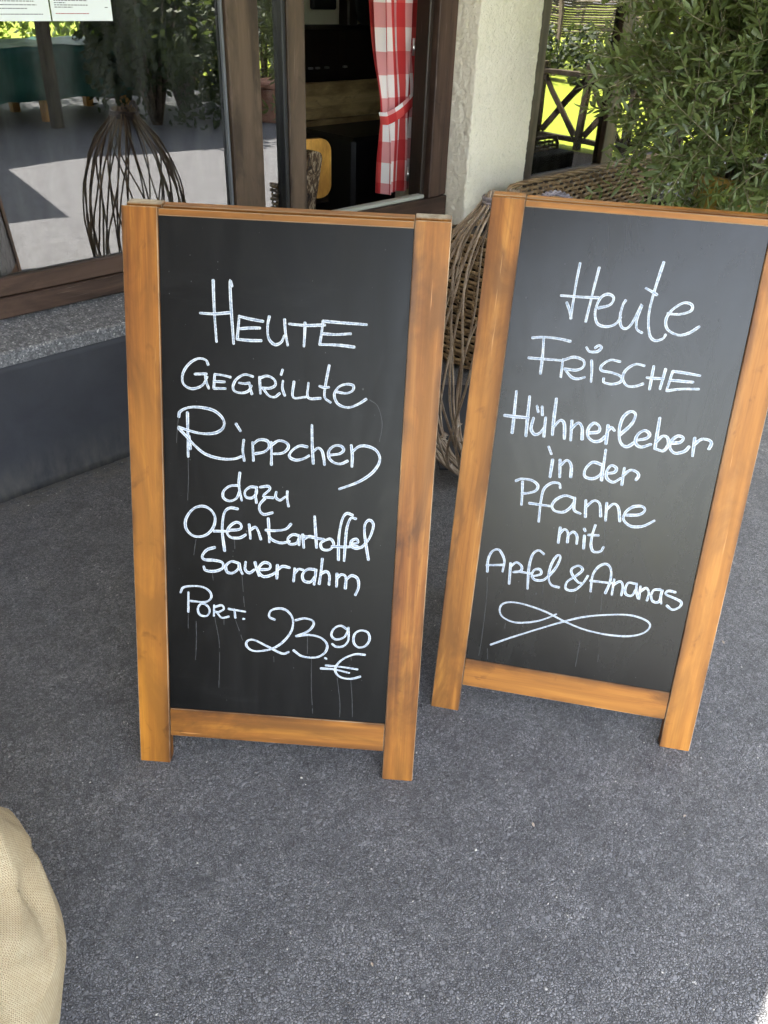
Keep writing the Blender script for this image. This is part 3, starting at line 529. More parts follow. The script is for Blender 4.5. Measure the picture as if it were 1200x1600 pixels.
# curtain
t = thing('curtain', 'red and white checked curtain tied back at the open window', 'curtain', (2.98, 2.84, .66))
def curtain():
    nu, nv = 110, 90; V = []; F = []; UV = []
    ztop, zbot = 2.1, .672
    for j in range(nv + 1):
        z = zbot + (ztop - zbot) * j / nv
        def lerp(tab):
            for (a, x), (c, y) in zip(tab, tab[1:]):
                if z <= c: 
                    f = (z - a) / (c - a); f = f * f * (3 - 2 * f) if False else f; return x + (y - x) * f
            return tab[-1][1]
        x0 = lerp([(.6, 2.892), (.70, 2.892), (.9, 2.888), (1.0, 2.876), (1.2, 2.848), (1.5, 2.812), (2.2, 2.72)])
        x1 = lerp([(.6, 3.14), (1.0, 3.125), (1.15, 3.125), (1.4, 3.118), (2.2, 3.15)])
        x1 = min(x1, 3.125) if z < 1.0 else x1
        g = math.exp(-((z - 1.06) / .16) ** 2)
        for i in range(nu + 1):
            u = i / nu; ph = u * 2 * math.pi * 4.2 + .6 * math.sin(z * 2.1) + 1.2 * math.sin(u * 5)
            amp = (.034 * (1 - .65 * g)) * (0.7 + .5 * math.sin(u * 9 + 1))
            x = x0 + (x1 - x0) * u + .006 * math.sin(2 * ph)
            y = -.0 + amp * math.sin(ph) + .004 * math.sin(17 * u + z * 4) - .01 * g
            V.append((x - 2.98, y, z - .66)); UV.append((u * 1.02 + .11, z - .0))
    for j in range(nv):
        for i in range(nu):
            a = j * (nu + 1) + i; F.append((a, a + 1, a + nu + 2, a + nu + 1))
    link_mesh('cloth', V, F, M['gingham'], t, smooth=True, uv=UV)
    # tie band: wraps diagonally across the gathered cloth
    V = []; F = []; UV = []; n = 24
    for i in range(n + 1):
        u = i / n; x = 2.866 + .262 * u; z = 1.0 + .155 * u ** 1.25 - .012 * math.sin(u * 3.1); y = -.038 - .016 * math.sin(u * math.pi) + (.03 if i in (0, n) else 0)
        for k, dz in enumerate((-.026, -.012, .0, .012, .026)):
            V.append((x - 2.98 + .3 * dz * -1, y - .004 * (1 - abs(dz) / .03), z + dz - .66)); UV.append((.1 + dz, u * .34 + .03))
    for i in range(n):
        for k in range(4): a = i * 5 + k; F.append((a, a + 5, a + 6, a + 1))
    link_mesh('tie_band', V, F, M['gingham_small'], t, smooth=True, uv=UV)
curtain()

# menu sheets on the glass
def sheet_paper(x0, label, lines):
    t = thing('menu_sheet', label, 'paper', (x0 + .0975, GL - .002, 1.386), 0, 'printed menu sheets on the window')
    box('paper', (-.0975, 0, 0), (.0975, .0008, .29), M['paper'], t, bev=0)
    rng = random.Random(int(x0 * 1000))
    for (z, a, c, red) in lines:
        V = []; F = []; x = a
        while x < c:
            w = rng.uniform(.004, .013); w = min(w, c - x)
            i = len(V); V += [(x, -.0003, z), (x + w, -.0003, z), (x + w, -.0003, z + .0022), (x, -.0003, z + .0022)]; F.append((i, i + 1, i + 2, i + 3)); x += w + .0018
        o = link_mesh('print_line', V, F, M['redink' if red else 'ink'], t)
sheet_paper(1.1165, 'left printed menu sheet on the window glass', [(.016, -.09, .075, 0), (.030, -.07, .03, 0), (.039, -.09, .06, 0), (.048, -.09, .055, 0), (.058, -.09, .06, 0), (.072, -.07, .03, 0), (.085, -.08, .06, 0), (.1, -.08, .06, 0)])
sheet_paper(1.3165, 'right printed menu sheet with a red bottom line on the window glass', [(.018, -.085, .02, 1), (.034, -.086, -.03, 0), (.0395, -.086, .02, 0), (.045, -.086, -.05, 0), (.051, -.086, .02, 0), (.034, .075, .085, 0), (.062, -.086, .06, 0), (.0625, .075, .085, 0), (.08, -.086, .06, 0), (.095, -.086, .06, 0)])
# ------------------------------------------------------------------ the two boards
BW, BL_, SW = .6247, 1.20, .0692
def a_board(base, yaw, lean, rail_b, rail_c, label, group, words, drips, wood, endm, seed, board):
    w = Vector((math.cos(yaw), math.sin(yaw), 0)); mid = Vector((base[0], base[1], 0)) + w * (BW / 2)
    T = thing('chalkboard_stand', label, 'chalkboard', mid, yaw, group)
    th = .026; rl = R(5); RL = BL_ * math.cos(lean) / math.cos(rl); sp = BL_ * math.sin(lean) + RL * math.sin(rl) + th / math.cos(lean) + th / math.cos(rl) + .003
    def frame(Ml, rear):
        def place(name, me, s, y, t, rot=None):
            m = Ml @ Matrix.Translation((s, y, t)); m = m @ rot if rot else m
            return link(name, me, T, m)
        FL = RL if rear else BL_
        sm = box_mesh(SW, th, FL, wood, M['worn'], .0016, 1, skew=math.tan(rl if rear else lean), end=endm)
        for s in (-BW / 2 + SW / 2, BW / 2 - SW / 2): place('stile' if not rear else 'rear_stile', sm, s, th / 2, 0)
        iw = BW - 2 * SW - .001
        rx = Matrix.Rotation(R(90), 4, 'Y')
        place('bottom_rail' if not rear else 'rear_bottom_rail', box_mesh(rail_b - rail_c, th - .005, iw, wood, M['worn'], .0016), -iw / 2, th / 2 + .001, (rail_b + rail_c) / 2, rx)
        place('top_rail' if not rear else 'rear_top_rail', box_mesh(.013, th - .004, iw, wood, M['worn'], .0016), -iw / 2, th / 2 + .001, FL - .0085, rx)
        pm = box_mesh(iw, .008, FL - .016 - rail_b, board, None, 0)
        p = place('writing_panel' if not rear else 'rear_writing_panel', pm, 0, .0055 + .004, rail_b + .001)
        return p
    MF = Matrix.Rotation(-lean, 4, 'X')
    MR = Matrix.Translation((0, sp, 0)) @ Matrix.Rotation(math.pi, 4, 'Z') @ Matrix.Rotation(-rl, 4, 'X')
    frame(MF, False); frame(MR, True)
    # hinges under the top and spreader chains
    for s in (-BW / 2 + .034, BW / 2 - .034):
        z = BL_ * math.cos(lean)
        link('hinge', box_mesh(.05, .012, .0022, M['metal'], None, .0006), T, Matrix.Translation((s, BL_ * math.sin(lean) + th / math.cos(lean), z - .03)))
        tube('spreader_chain', [(s, .45 * math.sin(lean) + .03 + (sp - .45 * math.sin(lean) - .45 * math.sin(rl) - .06) * k / 12, .45 * math.cos(lean) - .05 * math.sin(math.pi * k / 12)) for k in range(13)], .0018, M['metal'], T, 6)
    rng = random.Random(seed)
    face = .0055
    for wi, (txt, wd, strokes) in enumerate(words):
        V = []; F = []; UV = []; lift = .00025
        for st in strokes:
            P = catmull([(a / 1000, c / 1000) for a, c in st]); lift += .00004
            n = len(P); base_i = len(V); hw = wd / 2000 * .84; L = 0
            # rounded caps: add extra points past both ends
            d0 = (P[0] - P[1]).normalized(); d1 = (P[-1] - P[-2]).normalized()
            Q = [P[0] + d0 * hw * .75] + P + [P[-1] + d1 * hw * .75]
            ph = rng.uniform(0, 9)
            for i, p in enumerate(Q):
                a = Q[max(i - 1, 0)]; c = Q[min(i + 1, len(Q) - 1)]; tdir = (c - a).normalized() if (c - a).length > 1e-9 else Vector((1, 0, 0))
                nn = Vector((-tdir.y, tdir.x, 0))
                h = hw * (1 + .13 * math.sin(ph + i * .37) + .05 * rng.uniform(-1, 1)) * (.55 if i in (0, len(Q) - 1) else 1)
                L += (p - a).length if i else 0
                y = face - lift - .000002 * i
                for k, f in enumerate((-1, -.8, .8, 1)):
                    q = p + nn * h * f; V.append((q.x - BW / 2, y + (.00012 if k in (0, 3) else 0), q.y)); UV.append(((f + 1) / 2, L))
            m = len(Q)
            for i in range(m - 1):
                for k in range(3): e = base_i + i * 4 + k; F.append((e, e + 4, e + 5, e + 1))
            lift += .000002 * m
        o = link_mesh('handwritten_line', V, F, M['chalk'], T, MF.copy(), smooth=False, uv=UV)
        o['label'] = ('white flourish drawn under the text' if txt == 'flourish' else 'white handwriting reading ' + txt)
    V = []; F = []
    for st in drips:
        P = catmull([(a / 1000, c / 1000) for a, c in st]); P2 = []
        for a, c in zip(P, P[1:]):
            k = max(1, int((c - a).length / .004))
            P2 += [a.lerp(c, j / k) for j in range(k)]
        run = []
        def flush():
            global V, F
        seg = []
        for i, p in enumerate(P2):
            if noise.noise(Vector((p.x * 90, p.y * 140, seed))) > -.5:
                seg.append(p)
            else:
                seg = []
            if len(seg) >= 2:
                a, c = seg[-2], seg[-1]; hw = .0005 + .0006 * abs(noise.noise(Vector((p.y * 60, 3, seed)))) ; i0 = len(V)
                dx = rng.uniform(-.0002, .0002)
                t_ = (c - a).normalized(); nn = Vector((-t_.y, t_.x, 0)) * hw
                for q in (a - nn, c - nn, c + nn, a + nn): V.append((q.x - BW / 2 + dx, face - .00012, q.y))
                F.append((i0, i0 + 1, i0 + 2, i0 + 3))
    o = link_mesh('chalk_drips', V, F, M['chalk_faint'], T, MF.copy()); o['kind'] = 'stuff'
    # specks of chalk on the panel
    V = []; F = []
    for _ in range(70):
        s = rng.uniform(.08, BW - .08); t_ = rng.uniform(.16, 1.17); r = rng.uniform(.0003, .0011) if rng.random() > .06 else .0018; i0 = len(V); a0 = rng.uniform(0, 3)
        for k in range(5): V.append((s - BW / 2 + r * math.cos(a0 + k * 1.2566), face - .0001, t_ + r * 1.4 * math.sin(a0 + k * 1.2566)))
        F.append(tuple(range(i0, i0 + 5)))
    o = link_mesh('chalk_specks', V, F, M['chalk_faint'], T, MF.copy()); o['kind'] = 'stuff'
    return T
W_1 = [(w, wd, s) for w, k, wd, s in WORDS if k == 1]; W_2 = [(w, wd, s) for w, k, wd, s in WORDS if k == 2]
a_board((.5475, 1.2526), R(-49.21), R(16.67), .1388, .0696, 'left chalkboard stand offering grilled ribs for 23.90 euros', 'chalkboard stands on the asphalt', W_1, [d for k, d in DRIPS if k == 1], M['wood'], M['endgrain'], 1, M['chalkboard'])
a_board((1.1582, .9048), R(-57.11), R(15.88), .1436, .0718, 'right chalkboard stand offering fresh chicken liver, cut by the picture edge', 'chalkboard stands on the asphalt', W_2, [d for k, d in DRIPS if k == 2], M['wood2'], M['wood2'], 2, M['chalkboard_pale'])

# ------------------------------------------------------------------ willow lattice
t = thing('willow_lattice', 'tall bulging lattice of dry willow rods tied at the top between the boards', 'willow lattice', (2.13, 1.57, 0))
PROF = [(0, .035), (.03, .085), (.10, .155), (.2, .205), (.35, .235), (.5, .238), (.65, .222), (.78, .185), (.87, .135), (.93, .08), (.965, .048), (.99, .042)]
def prof(z):
    for (a, r), (c, q) in zip(PROF, PROF[1:]):
        if z <= c: f = (z - a) / (c - a); return r + (q - r) * f
    return PROF[-1][1]
rng = random.Random(4)
for k in range(40):
    a0 = 2 * math.pi * k / 40 + rng.uniform(-.07, .07); tw = rng.choice((1, -1)) * rng.uniform(.8, 1.5) if k % 2 else rng.uniform(-.35, .35)
    P = []
    top = rng.uniform(.975, 1.0); dr = rng.uniform(-.012, .010)
    for i in range(25):
        f = i / 24; z = .012 + (top - .012) * f; a = a0 + tw * (f - .5) + .05 * math.sin(f * 9 + k)
        r = max(.03, prof(z) + dr * math.sin(math.pi * f) + .006 * math.sin(f * 11 + 2 * k)); P.append((r * math.cos(a), r * math.sin(a), z))
    tube('willow_rod', P, [.0050 - .0015 * (i / 24) for i in range(25)], M['willow'], t, 6)
def helix(cx, cy, z, r, turns, pitch, n, rad):
    return [(cx + r * math.cos(2 * math.pi * turns * i / n), cy + r * math.sin(2 * math.pi * turns * i / n), z + pitch * i / n) for i in range(n + 1)]
tube('rope_tie', helix(0, 0, .948, .056, 3, .034, 60, .006), .0065, M['rope'], t, 6)
# plaited rope loop leaning over the right board
for k in range(3):
    P = []
    for i in range(61):
        f = i / 60; a = math.pi * f; c = Vector((.075 + .046 * (1 - math.cos(a)), -.075 - .046 * (1 - math.cos(a)), .955 + .055 * math.sin(a) - .03 * f))
        ph = f * 30 + k * 2.094; P.append(c + Vector((.0045 * math.cos(ph), .0045 * math.sin(ph), .0045 * math.sin(ph + 1))))
    tube('rope_strand', P, .0042, M['rope'], t, 6)
for k in range(26):
    a = rng.uniform(0, 6.28); r = rng.uniform(0, .13); z = rng.uniform(.03, .16); s = rng.uniform(.012, .03)
    c = Vector((r * math.cos(a), r * math.sin(a), z)); V = []
    for i in range(6): V.append(tuple(c + Vector((rng.uniform(-s, s), rng.uniform(-s, s), rng.uniform(-s, s) * .6))))
    link_mesh('dry_leaf', V, [(0, 1, 2), (0, 2, 3), (0, 3, 4), (0, 4, 5)], M['dryleaf'], t)

tag(box('floor_mat', (0, 0, 0), (.62, .75, .008), M['mat'], bev=.002), 'dark smooth mat on the asphalt under the willow lattice', 'mat')
fm = bpy.data.objects['floor_mat']; fm.matrix_basis = Matrix.Translation((2.06, 1.672, .001)) @ Matrix.Rotation(R(-43), 4, 'Z') @ fm.matrix_basis

# ------------------------------------------------------------------ wicker sofa
t = thing('wicker_sofa', 'brown wicker sofa against the wall under the right window', 'sofa', (3.75, 2.25, 0))
def sofa():
    ox, oy = 3.75, 2.25
    def loc(p): return (p[0] - ox, p[1] - oy, p[2])
    core = M['wicker_dark']
    # dark inner bodies
    box('sofa_core', loc((3.23, 2.318, .03)), loc((4.585, 2.44, .70)), core, t, bev=.01)
    box('sofa_core', loc((2.842, 1.75, .03)), loc((3.0, 2.44, .60)), core, t, bev=.01)
    box('sofa_core', loc((4.44, 1.75, .03)), loc((4.585, 2.31, .56)), core, t, bev=.01)
    box('sofa_seat', loc((3.005, 1.78, .03)), loc((4.43, 2.31, .36)), core, t, bev=.02)
    pitch = .0215; st = .043
    def strand_mesh(length, phase, amp=.0065):
        n = int(length / (st / 4)); P = [(length * i / n, amp * math.sin(math.pi * (length * i / n) / st + phase), 0) for i in range(n + 1)]
        V, F = tube_geo(P, .0054, 6, flat=1.55)
        me = bpy.data.meshes.new('strand'); me.from_pydata(V, [], F); me.polygons.foreach_set('use_smooth', [True] * len(me.polygons)); me.materials.append(M['wicker']); return me
    def panel(a, bvec, z0, z1, top=None, off=0):
        L = bvec.length; d = bvec.normalized(); rz = math.atan2(d.y, d.x)
        ms = [strand_mesh(L, 0), strand_mesh(L, math.pi)]
        k = 0; z = z0
        while z < z1:
            m = Matrix.Translation(loc((a.x, a.y, z))) @ Matrix.Rotation(rz, 4, 'Z') @ Matrix.Rotation(rng.uniform(-.0012, .0012), 4, 'Y')
            link('wicker_strand', ms[k % 2], t, m); k += 1; z += pitch * rng.uniform(.94, 1.06)
        V, F = tube_geo([(0, 0, z0), (0, 0, z1)], .0045, 6)
        me = bpy.data.meshes.new('stake'); me.from_pydata(V, [], F); me.materials.append(M['wicker'])
        for i in range(int(L / st) + 1):
            p = a + d * (st * (i + .0)); link('wicker_stake', me, t, Matrix.Translation(loc((p.x, p.y, 0))))
    panel(Vector((3.17, 2.298, 0)), Vector((1.425, 0, 0)), .37, .752)
    panel(Vector((2.83, 2.44, 0)), Vector((0, -.70, 0)), .03, .60)
    # braided rims
    def braid(P, r=.006, name='rim_strand'):
        P = [Vector(loc(p)) for p in P]; n = 90; pts = catmull3(P, n)
        for k in range(3):
            Q = []
            for i, p in enumerate(pts):
                tt = (pts[min(i + 1, len(pts) - 1)] - pts[max(i - 1, 0)]).normalized(); u = tt.cross(Vector((0, 0, 1))).normalized(); w = tt.cross(u); a = i * .42 + k * 2.094
                Q.append(p + u * math.cos(a) * r + w * math.sin(a) * r)
            tube(name, Q, .0062, M['wicker'], t, 6)
    braid([(3.14, 2.31, .66), (3.16, 2.30, .74), (3.22, 2.30, .765), (3.6, 2.30, .765), (4.1, 2.30, .765), (4.5, 2.30, .765), (4.58, 2.30, .745), (4.60, 2.30, .68)])
    braid([(4.60, 2.30, .68), (4.60, 2.30, .5), (4.60, 2.30, .3)])
    braid([(2.83, 2.45, .615), (2.83, 2.2, .615), (2.83, 1.95, .612), (2.83, 1.74, .60)])
    braid([(3.14, 2.31, .66), (3.08, 2.37, .61), (2.98, 2.43, .59), (2.83, 2.45, .60)])
def catmull3(P, total):
    Q = [2 * P[0] - P[1]] + list(P) + [2 * P[-1] - P[-2]]; o = []; m = len(P) - 1; per = max(4, total // m)
    L = sum((c - a).length for a, c in zip(P, P[1:]))
    for i in range(1, len(Q) - 2):
        a, b_, c, d = Q[i - 1:i + 3]; n = max(3, int(total * (c - b_).length / L))
        for k in range(n):
            f = k / n; o.append(.5 * ((2 * b_) + (c - a) * f + (2 * a - 5 * b_ + 4 * c - d) * f * f + (3 * b_ - a - 3 * c + d) * f ** 3))
    o.append(P[-1]); return o
sofa()

# ------------------------------------------------------------------ olive bush
t = thing('olive_bush', 'dense olive bush with narrow leaves in an ochre pot, right of the pier', 'olive bush', (3.76, 1.52, 0))
def olive():
    rng = random.Random(12)
    lathe('pot', [(.13, 0), (.14, .02), (.17, .3), (.19, .6), (.18, .80), (.20, .84), (.205, .875), (.185, .88), (.17, .84)], M['ochre'], t, seg=40)
    lathe('soil', [(.01, .80), (.168, .80), (.168, .83), (.01, .84)], M['soil'], t, seg=24)
    c0 = Vector((0.02, .02, 1.33)); rad = Vector((.62, .60, .78))
    # stems from the soil into the crown
    stems = []
    V = []; F = []; TV = []; TF = []
    tips = []
    for k in range(9):
        a = rng.uniform(0, 6.28); s = Vector((.05 * math.cos(a), .05 * math.sin(a), .82)); e = c0 + Vector((rad.x * .5 * math.cos(a), rad.y * .5 * math.sin(a), rng.uniform(-.3, .6)))
        P = catmull3([s, s.lerp(e, .4) + Vector((0, 0, .12)), e], 10); tube_geo(P, [.011 - .006 * i / (len(P) - 1) for i in range(len(P))], 6, V, F); stems.append(P)
    link_mesh('stems', V, F, M['bark'], t, smooth=True)
    # leaf shape: narrow, folded along the midrib, pointed
    def leaf_pts(L, w, bend):
        return [(0, 0, 0), (w * .55, L * .22, .12 * w), (w, L * .5, .25 * w - bend * .3), (w * .6, L * .8, .1 * w - bend * .7), (0, L, -bend), (-w * .6, L * .8, .1 * w - bend * .7), (-w, L * .5, .25 * w - bend * .3), (-w * .55, L * .22, .12 * w), (0, L * .5, -bend * .3), (0, L * .25, -.02 * w), (0, L * .78, -bend * .65)]
    LF = [(0, 1, 9), (0, 9, 7), (1, 2, 8, 9), (7, 9, 8, 6), (2, 3, 10, 8), (6, 8, 10, 5), (3, 4, 10), (5, 10, 4)]
    shapes = [leaf_pts(.080, .0098, .009), leaf_pts(.066, .0090, .003), leaf_pts(.092, .0100, .018)]
    proto = []
    for s in shapes:
        me = bpy.data.meshes.new('olive_leaf'); me.from_pydata(s, [], LF); me.polygons.foreach_set('use_smooth', [True] * len(me.polygons)); me.materials.append(M['olive']); proto.append(me)
    leaves = []
    # twigs: start inside the crown, run outwards and upwards, leaves in opposite pairs
    view = Vector((-3.76, -1.52, 1.5)).normalized()
    ntw = 1600
    for k in range(ntw):
        d = Vector((rng.gauss(0, 1), rng.gauss(0, 1), rng.gauss(0, 1))).normalized()
        if d.dot(view) < -.25 and rng.random() < .6: d = -d
        rr = rng.uniform(.1, 1.0) ** .55
        lump = 1 + .20 * noise.noise(d * 2.3 + Vector((3, 1, 7)))
        e = c0 + Vector((d.x * rad.x, d.y * rad.y, d.z * rad.z)) * rr * lump
        if e.z < .6: continue
        dirv = (d + Vector((rng.gauss(0, .35), rng.gauss(0, .35), rng.gauss(.35, .4)))).normalized()
        ln = rng.uniform(.14, .32); s = e - dirv * ln * .55
        tipp = s + dirv * ln + Vector((0, 0, rng.uniform(-.05, .05)))
        if k % 14 == 0: tipp = s + dirv * ln * 2.0; ln *= 2.0
        mid = s.lerp(tipp, .5) + Vector((rng.gauss(0, .012), rng.gauss(0, .012), rng.gauss(0, .012)))
        P = catmull3([s, mid, tipp], 8); tube_geo(P, [.0019 - .0012 * i / (len(P) - 1) for i in range(len(P))], 4, TV, TF, cap=False)
        npair = int(ln / .021); bare = .55 if k % 9 == 0 else .1
        for i in range(npair):
            f = (i + .6) / npair
            if f < bare: continue
            p = P[min(int(f * (len(P) - 1)), len(P) - 1)]; ax = (P[-1] - P[0]).normalized()
            side = ax.cross(Vector((0, 0, 1))); side = side.normalized() if side.length > .1 else Vector((1, 0, 0)); side = Matrix.Rotation((i % 2) * math.pi / 2 + rng.uniform(-.4, .4), 3, ax) @ side
            for sg in (-1, 1):
                if rng.random() < .12: continue
                yd = (ax * rng.uniform(.5, 1.1) + side * sg * rng.uniform(.6, 1) + Vector((0, 0, rng.uniform(-.2, .35)))).normalized()
                zx = yd.cross(ax).normalized(); zx = Matrix.Rotation(rng.uniform(-.7, .7), 3, yd) @ zx; xx = yd.cross(zx)
                sc = rng.uniform(.5, 1.16) * (1 - .35 * f)
                m = Matrix(((xx.x * sc, yd.x * sc, zx.x * sc, p.x), (xx.y * sc, yd.y * sc, zx.y * sc, p.y), (xx.z * sc, yd.z * sc, zx.z * sc, p.z), (0, 0, 0, 1)))
                leaves.append((m, rng.randrange(3)))
    link_mesh('twigs', TV, TF, M['twig'], t, smooth=True)['kind'] = 'stuff'
    cam_l = Vector((-3.76, -1.52, 1.524)); leaves.sort(key=lambda q: (q[0].translation - cam_l).length)
    for m, i in leaves[:290]: link('olive_leaf', proto[i], t, m)
    V = []; F = []
    for m, i in leaves[290:]:
        b0 = len(V); V += [tuple(m @ Vector(p)) for p in shapes[i]]; F += [tuple(b0 + j for j in f) for f in LF]
    link_mesh('olive_leaves', V, F, M['olive'], t, smooth=True)['kind'] = 'stuff'
olive()

# ------------------------------------------------------------------ burlap sack in the near left corner
def sack():
    nu, nv = 140, 90; V = []; F = []; UV = []
    prof = [(.215, 0), (.24, .04), (.252, .12), (.260, .20), (.258, .25), (.225, .315), (.16, .345), (.09, .36), (.001, .362)]
    def pr(f):
        x = f * (len(prof) - 1); i = min(int(x), len(prof) - 2); g = x - i; g2 = g * g * (3 - 2 * g) * .3 + g * .7
        return prof[i][0] + (prof[i + 1][0] - prof[i][0]) * g2, prof[i][1] + (prof[i + 1][1] - prof[i][1]) * g2
    arc = 0; last = None
    for j in range(nv + 1):
        r, z = pr(j / nv)
        if last: arc += math.hypot(r - last[0], z - last[1])
        last = (r, z)
        for i in range(nu):
            a = 2 * math.pi * i / nu
            q = Vector((math.cos(a) * 1.6, math.sin(a) * 1.6, z * 2.2)); k = noise.noise(q * 1.3) * .010 + noise.noise(q * 3.1 + Vector((4, 4, 4))) * .006
            fold = .005 * max(0, math.sin(a * 9 + 3.5 * z * 4 + 2 * noise.noise(q))) ** 2 * (1 - (j / nv) ** 3)
            cr_ = -.006 * math.exp(-((math.sin(a * 2.5 + z * 7 + 1.2 * noise.noise(q * 1.1)) - .2) / .10) ** 2) - .004 * math.exp(-((math.sin(a * 6 - z * 13 + 2) - .1) / .16) ** 2)
            rr = r * (1 + k * 1.1) + (fold + cr_) * min(1, r / .1)
            rr *= 1.26; V.append((rr * math.cos(a), rr * math.sin(a), z * (1 + .5 * noise.noise(q * .8 + Vector((9, 0, 0))) * (z > .05)))); UV.append((a * .25, arc))
    for j in range(nv):
        for i in range(nu): a = j * nu + i; c = j * nu + (i + 1) % nu; F.append((a, c, c + nu, a + nu))
    o = link_mesh('burlap_sack', V, F, M['burlap'], None, Matrix.Translation((-.098, 1.022, 0)) @ Matrix.Rotation(R(20), 4, 'Z'), smooth=True, uv=UV)
    tag(o, 'pale burlap sack in the near left corner of the asphalt', 'sack')
sack()
# fix uv wrap of the sack is not needed: its seam faces away from the camera

# small things on the ground
o = tag(lathe('rubber_ring', [(.0045, 0), (.0085, .001), (.0095, .0035), (.0085, .006), (.0045, .007)], M['rubber'], None, Matrix.Translation((.6486, 1.2662, .001)), 16), 'tiny black ring on the asphalt beside the left board foot', 'ring')
def crumbs():
    rng = random.Random(9); V = []; F = []
    for _ in range(640):
        x = rng.uniform(0, 3.2); y = rng.uniform(-.1, 2.3) if _ < 420 else 2.50 - abs(rng.gauss(0, .05)); r = rng.uniform(.0012, .0032)
        if rng.random() < .05: r *= 1.7
        b0 = len(V)
        for k in range(6):
            d = [(1, 0, 0), (0, 1, 0), (-1, 0, 0), (0, -1, 0), (0, 0, 1), (0, 0, -1)][k]
            s = r * rng.uniform(.6, 1.2); V.append((x + d[0] * s, y + d[1] * s * .8, .0015 + d[2] * s * .6))
        for a, c in ((0, 1), (1, 2), (2, 3), (3, 0)): F += [(b0 + a, b0 + c, b0 + 4), (b0 + c, b0 + a, b0 + 5)]
    tag(link_mesh('gravel_crumbs', V, F, M['crumb']), kind='stuff')
M['crumb'] = NT('pale_stone_crumb').out((.42, .41, .38), .8)
crumbs()

rng = random.Random(5)
for x, y, s in ((2.02, .62, .010), (1.06, .52, .006), (1.93, .50, .007), (.60, .55, .005), (1.5, .15, .008), (.33, 1.95, .006), (1.32, .30, .005)):
    P = [(rng.uniform(-.2, .2) * s, -s, 0), (s * .5, -s * .2, .001), (s * .35, s * .5, .002), (0, s, .0008), (-s * .45, s * .3, .0022), (-s * .4, -s * .4, .0012)]
    o = link_mesh('dry_leaf_scrap', P + [(a, b_, c - .0006) for a, b_, c in P], [(0, 1, 2, 3, 4, 5), (11, 10, 9, 8, 7, 6)] + [(i, i + 6, (i + 1) % 6 + 6, (i + 1) % 6) for i in range(6)], M['dryleaf'], None, Matrix.Translation((x, y, .003)) @ Matrix.Rotation(rng.uniform(0, 6), 4, 'Z'))
    tag(o, 'tiny pale dry leaf scrap lying on the asphalt', 'leaf', 'dry leaf scraps on the asphalt')

# ------------------------------------------------------------------ what the windows mirror
t = thing('covered_table', 'garden table under a green cover, mirrored in the left window', 'table', (4.75, -5.25, 0))
def tarp():
    nx, ny = 36, 24; V = []; F = []; sx, sy = 1.25, .6
    for j in range(-8, ny + 9):
        for i in range(-8, nx + 9):
            ci = min(max(i, 0), nx); cj = min(max(j, 0), ny)
            x = -sx + 2 * sx * ci / nx; y = -sy + 2 * sy * cj / ny
            di = (i - ci) * .065; dj = (j - cj) * .065; dr = max(abs(di), abs(dj))
            z = .76 - dr; q = Vector((x * 2 + di * 3, y * 2 + dj * 3, z * 2)); w = noise.noise(q * 1.5) * .10 * min(1, dr * 4) + noise.noise(q * 4) * .02
            V.append((x + (di and math.copysign(.05, di)) * min(1, dr * 5) + (w if di else 0), y + (dj and math.copysign(.05, dj)) * min(1, dr * 5) + (w if dj else 0), z + noise.noise(q * 2) * .03))
    m = nx + 17
    for j in range(ny + 16):
        for i in range(nx + 16): a = j * m + i; F.append((a, a + 1, a + m + 1, a + m))
    link_mesh('table_cover', V, F, M['tarp'], t, smooth=True)
    box('table_top', (-1.2, -.56, .70), (1.2, .56, .735), M['gardenwood'], t, axis='x')
    for x in (-1.05, 1.05, 0):
        for y in (-.45, .45): box('leg', (x - .05, y - .05, 0), (x + .05, y + .05, .70), M['terracotta'] if False else M['orangewood'], t)
tarp()
t = thing('pergola', 'pale wooden pergola with an added shade cloth over the covered table, its front post mirrored in the left window', 'pergola', (4.62, -4.27, 0))
for x, y in ((0, 0), (-2.2, 0), (-2.2, -1.95), (0, -1.95), (1.8, -1.95)): box('post', (x - .06, y - .06, 0), (x + .06, y + .06, 2.3), M['fencewood'], t)
for y in (0, -1.95): box('beam', (-2.5, y - .05, 2.302), (2.2, y + .05, 2.40), M['fencewood'], t, axis='x')
for k in range(12): box('rafter', (-2.4 + k * .41, -2.2, 2.402), (-2.34 + k * .41, .62, 2.46), M['fencewood'], t, axis='y')
box('added_shade_cloth', (-2.45, -2.2, 2.463), (2.2, .64, 2.47), M['canvas'], t, bev=0)  # unseen cloth added to shade the ground around the table
def leaf_cloud(name, centre, rad, n, size, mat, parent, seed, lump=.35, gap=.1):
    rng = random.Random(seed); V = []; F = []
    sub = [(Vector((rng.gauss(0, .45), rng.gauss(0, .45), rng.gauss(0, .45))), rng.uniform(.35, .6)) for _ in range(14)]
    for _ in range(n):
        c, r = rng.choice(sub); d = Vector((rng.gauss(0, 1), rng.gauss(0, 1), rng.gauss(0, 1))).normalized() * rng.uniform(.55, 1.05) * r
        p = c + d; p = Vector((centre[0] + p.x * rad[0], centre[1] + p.y * rad[1], centre[2] + p.z * rad[2]))
        u = Vector((rng.gauss(0, 1), rng.gauss(0, 1), rng.gauss(0, 1))).normalized(); w = u.orthogonal().normalized(); s = size * rng.uniform(.6, 1.3); b0 = len(V)
        V += [tuple(p - u * s), tuple(p + w * s * .5), tuple(p + u * s), tuple(p - w * s * .5)]; F.append((b0, b0 + 1, b0 + 2, b0 + 3))
    return tag(link_mesh(name, V, F, mat, parent), kind='stuff')
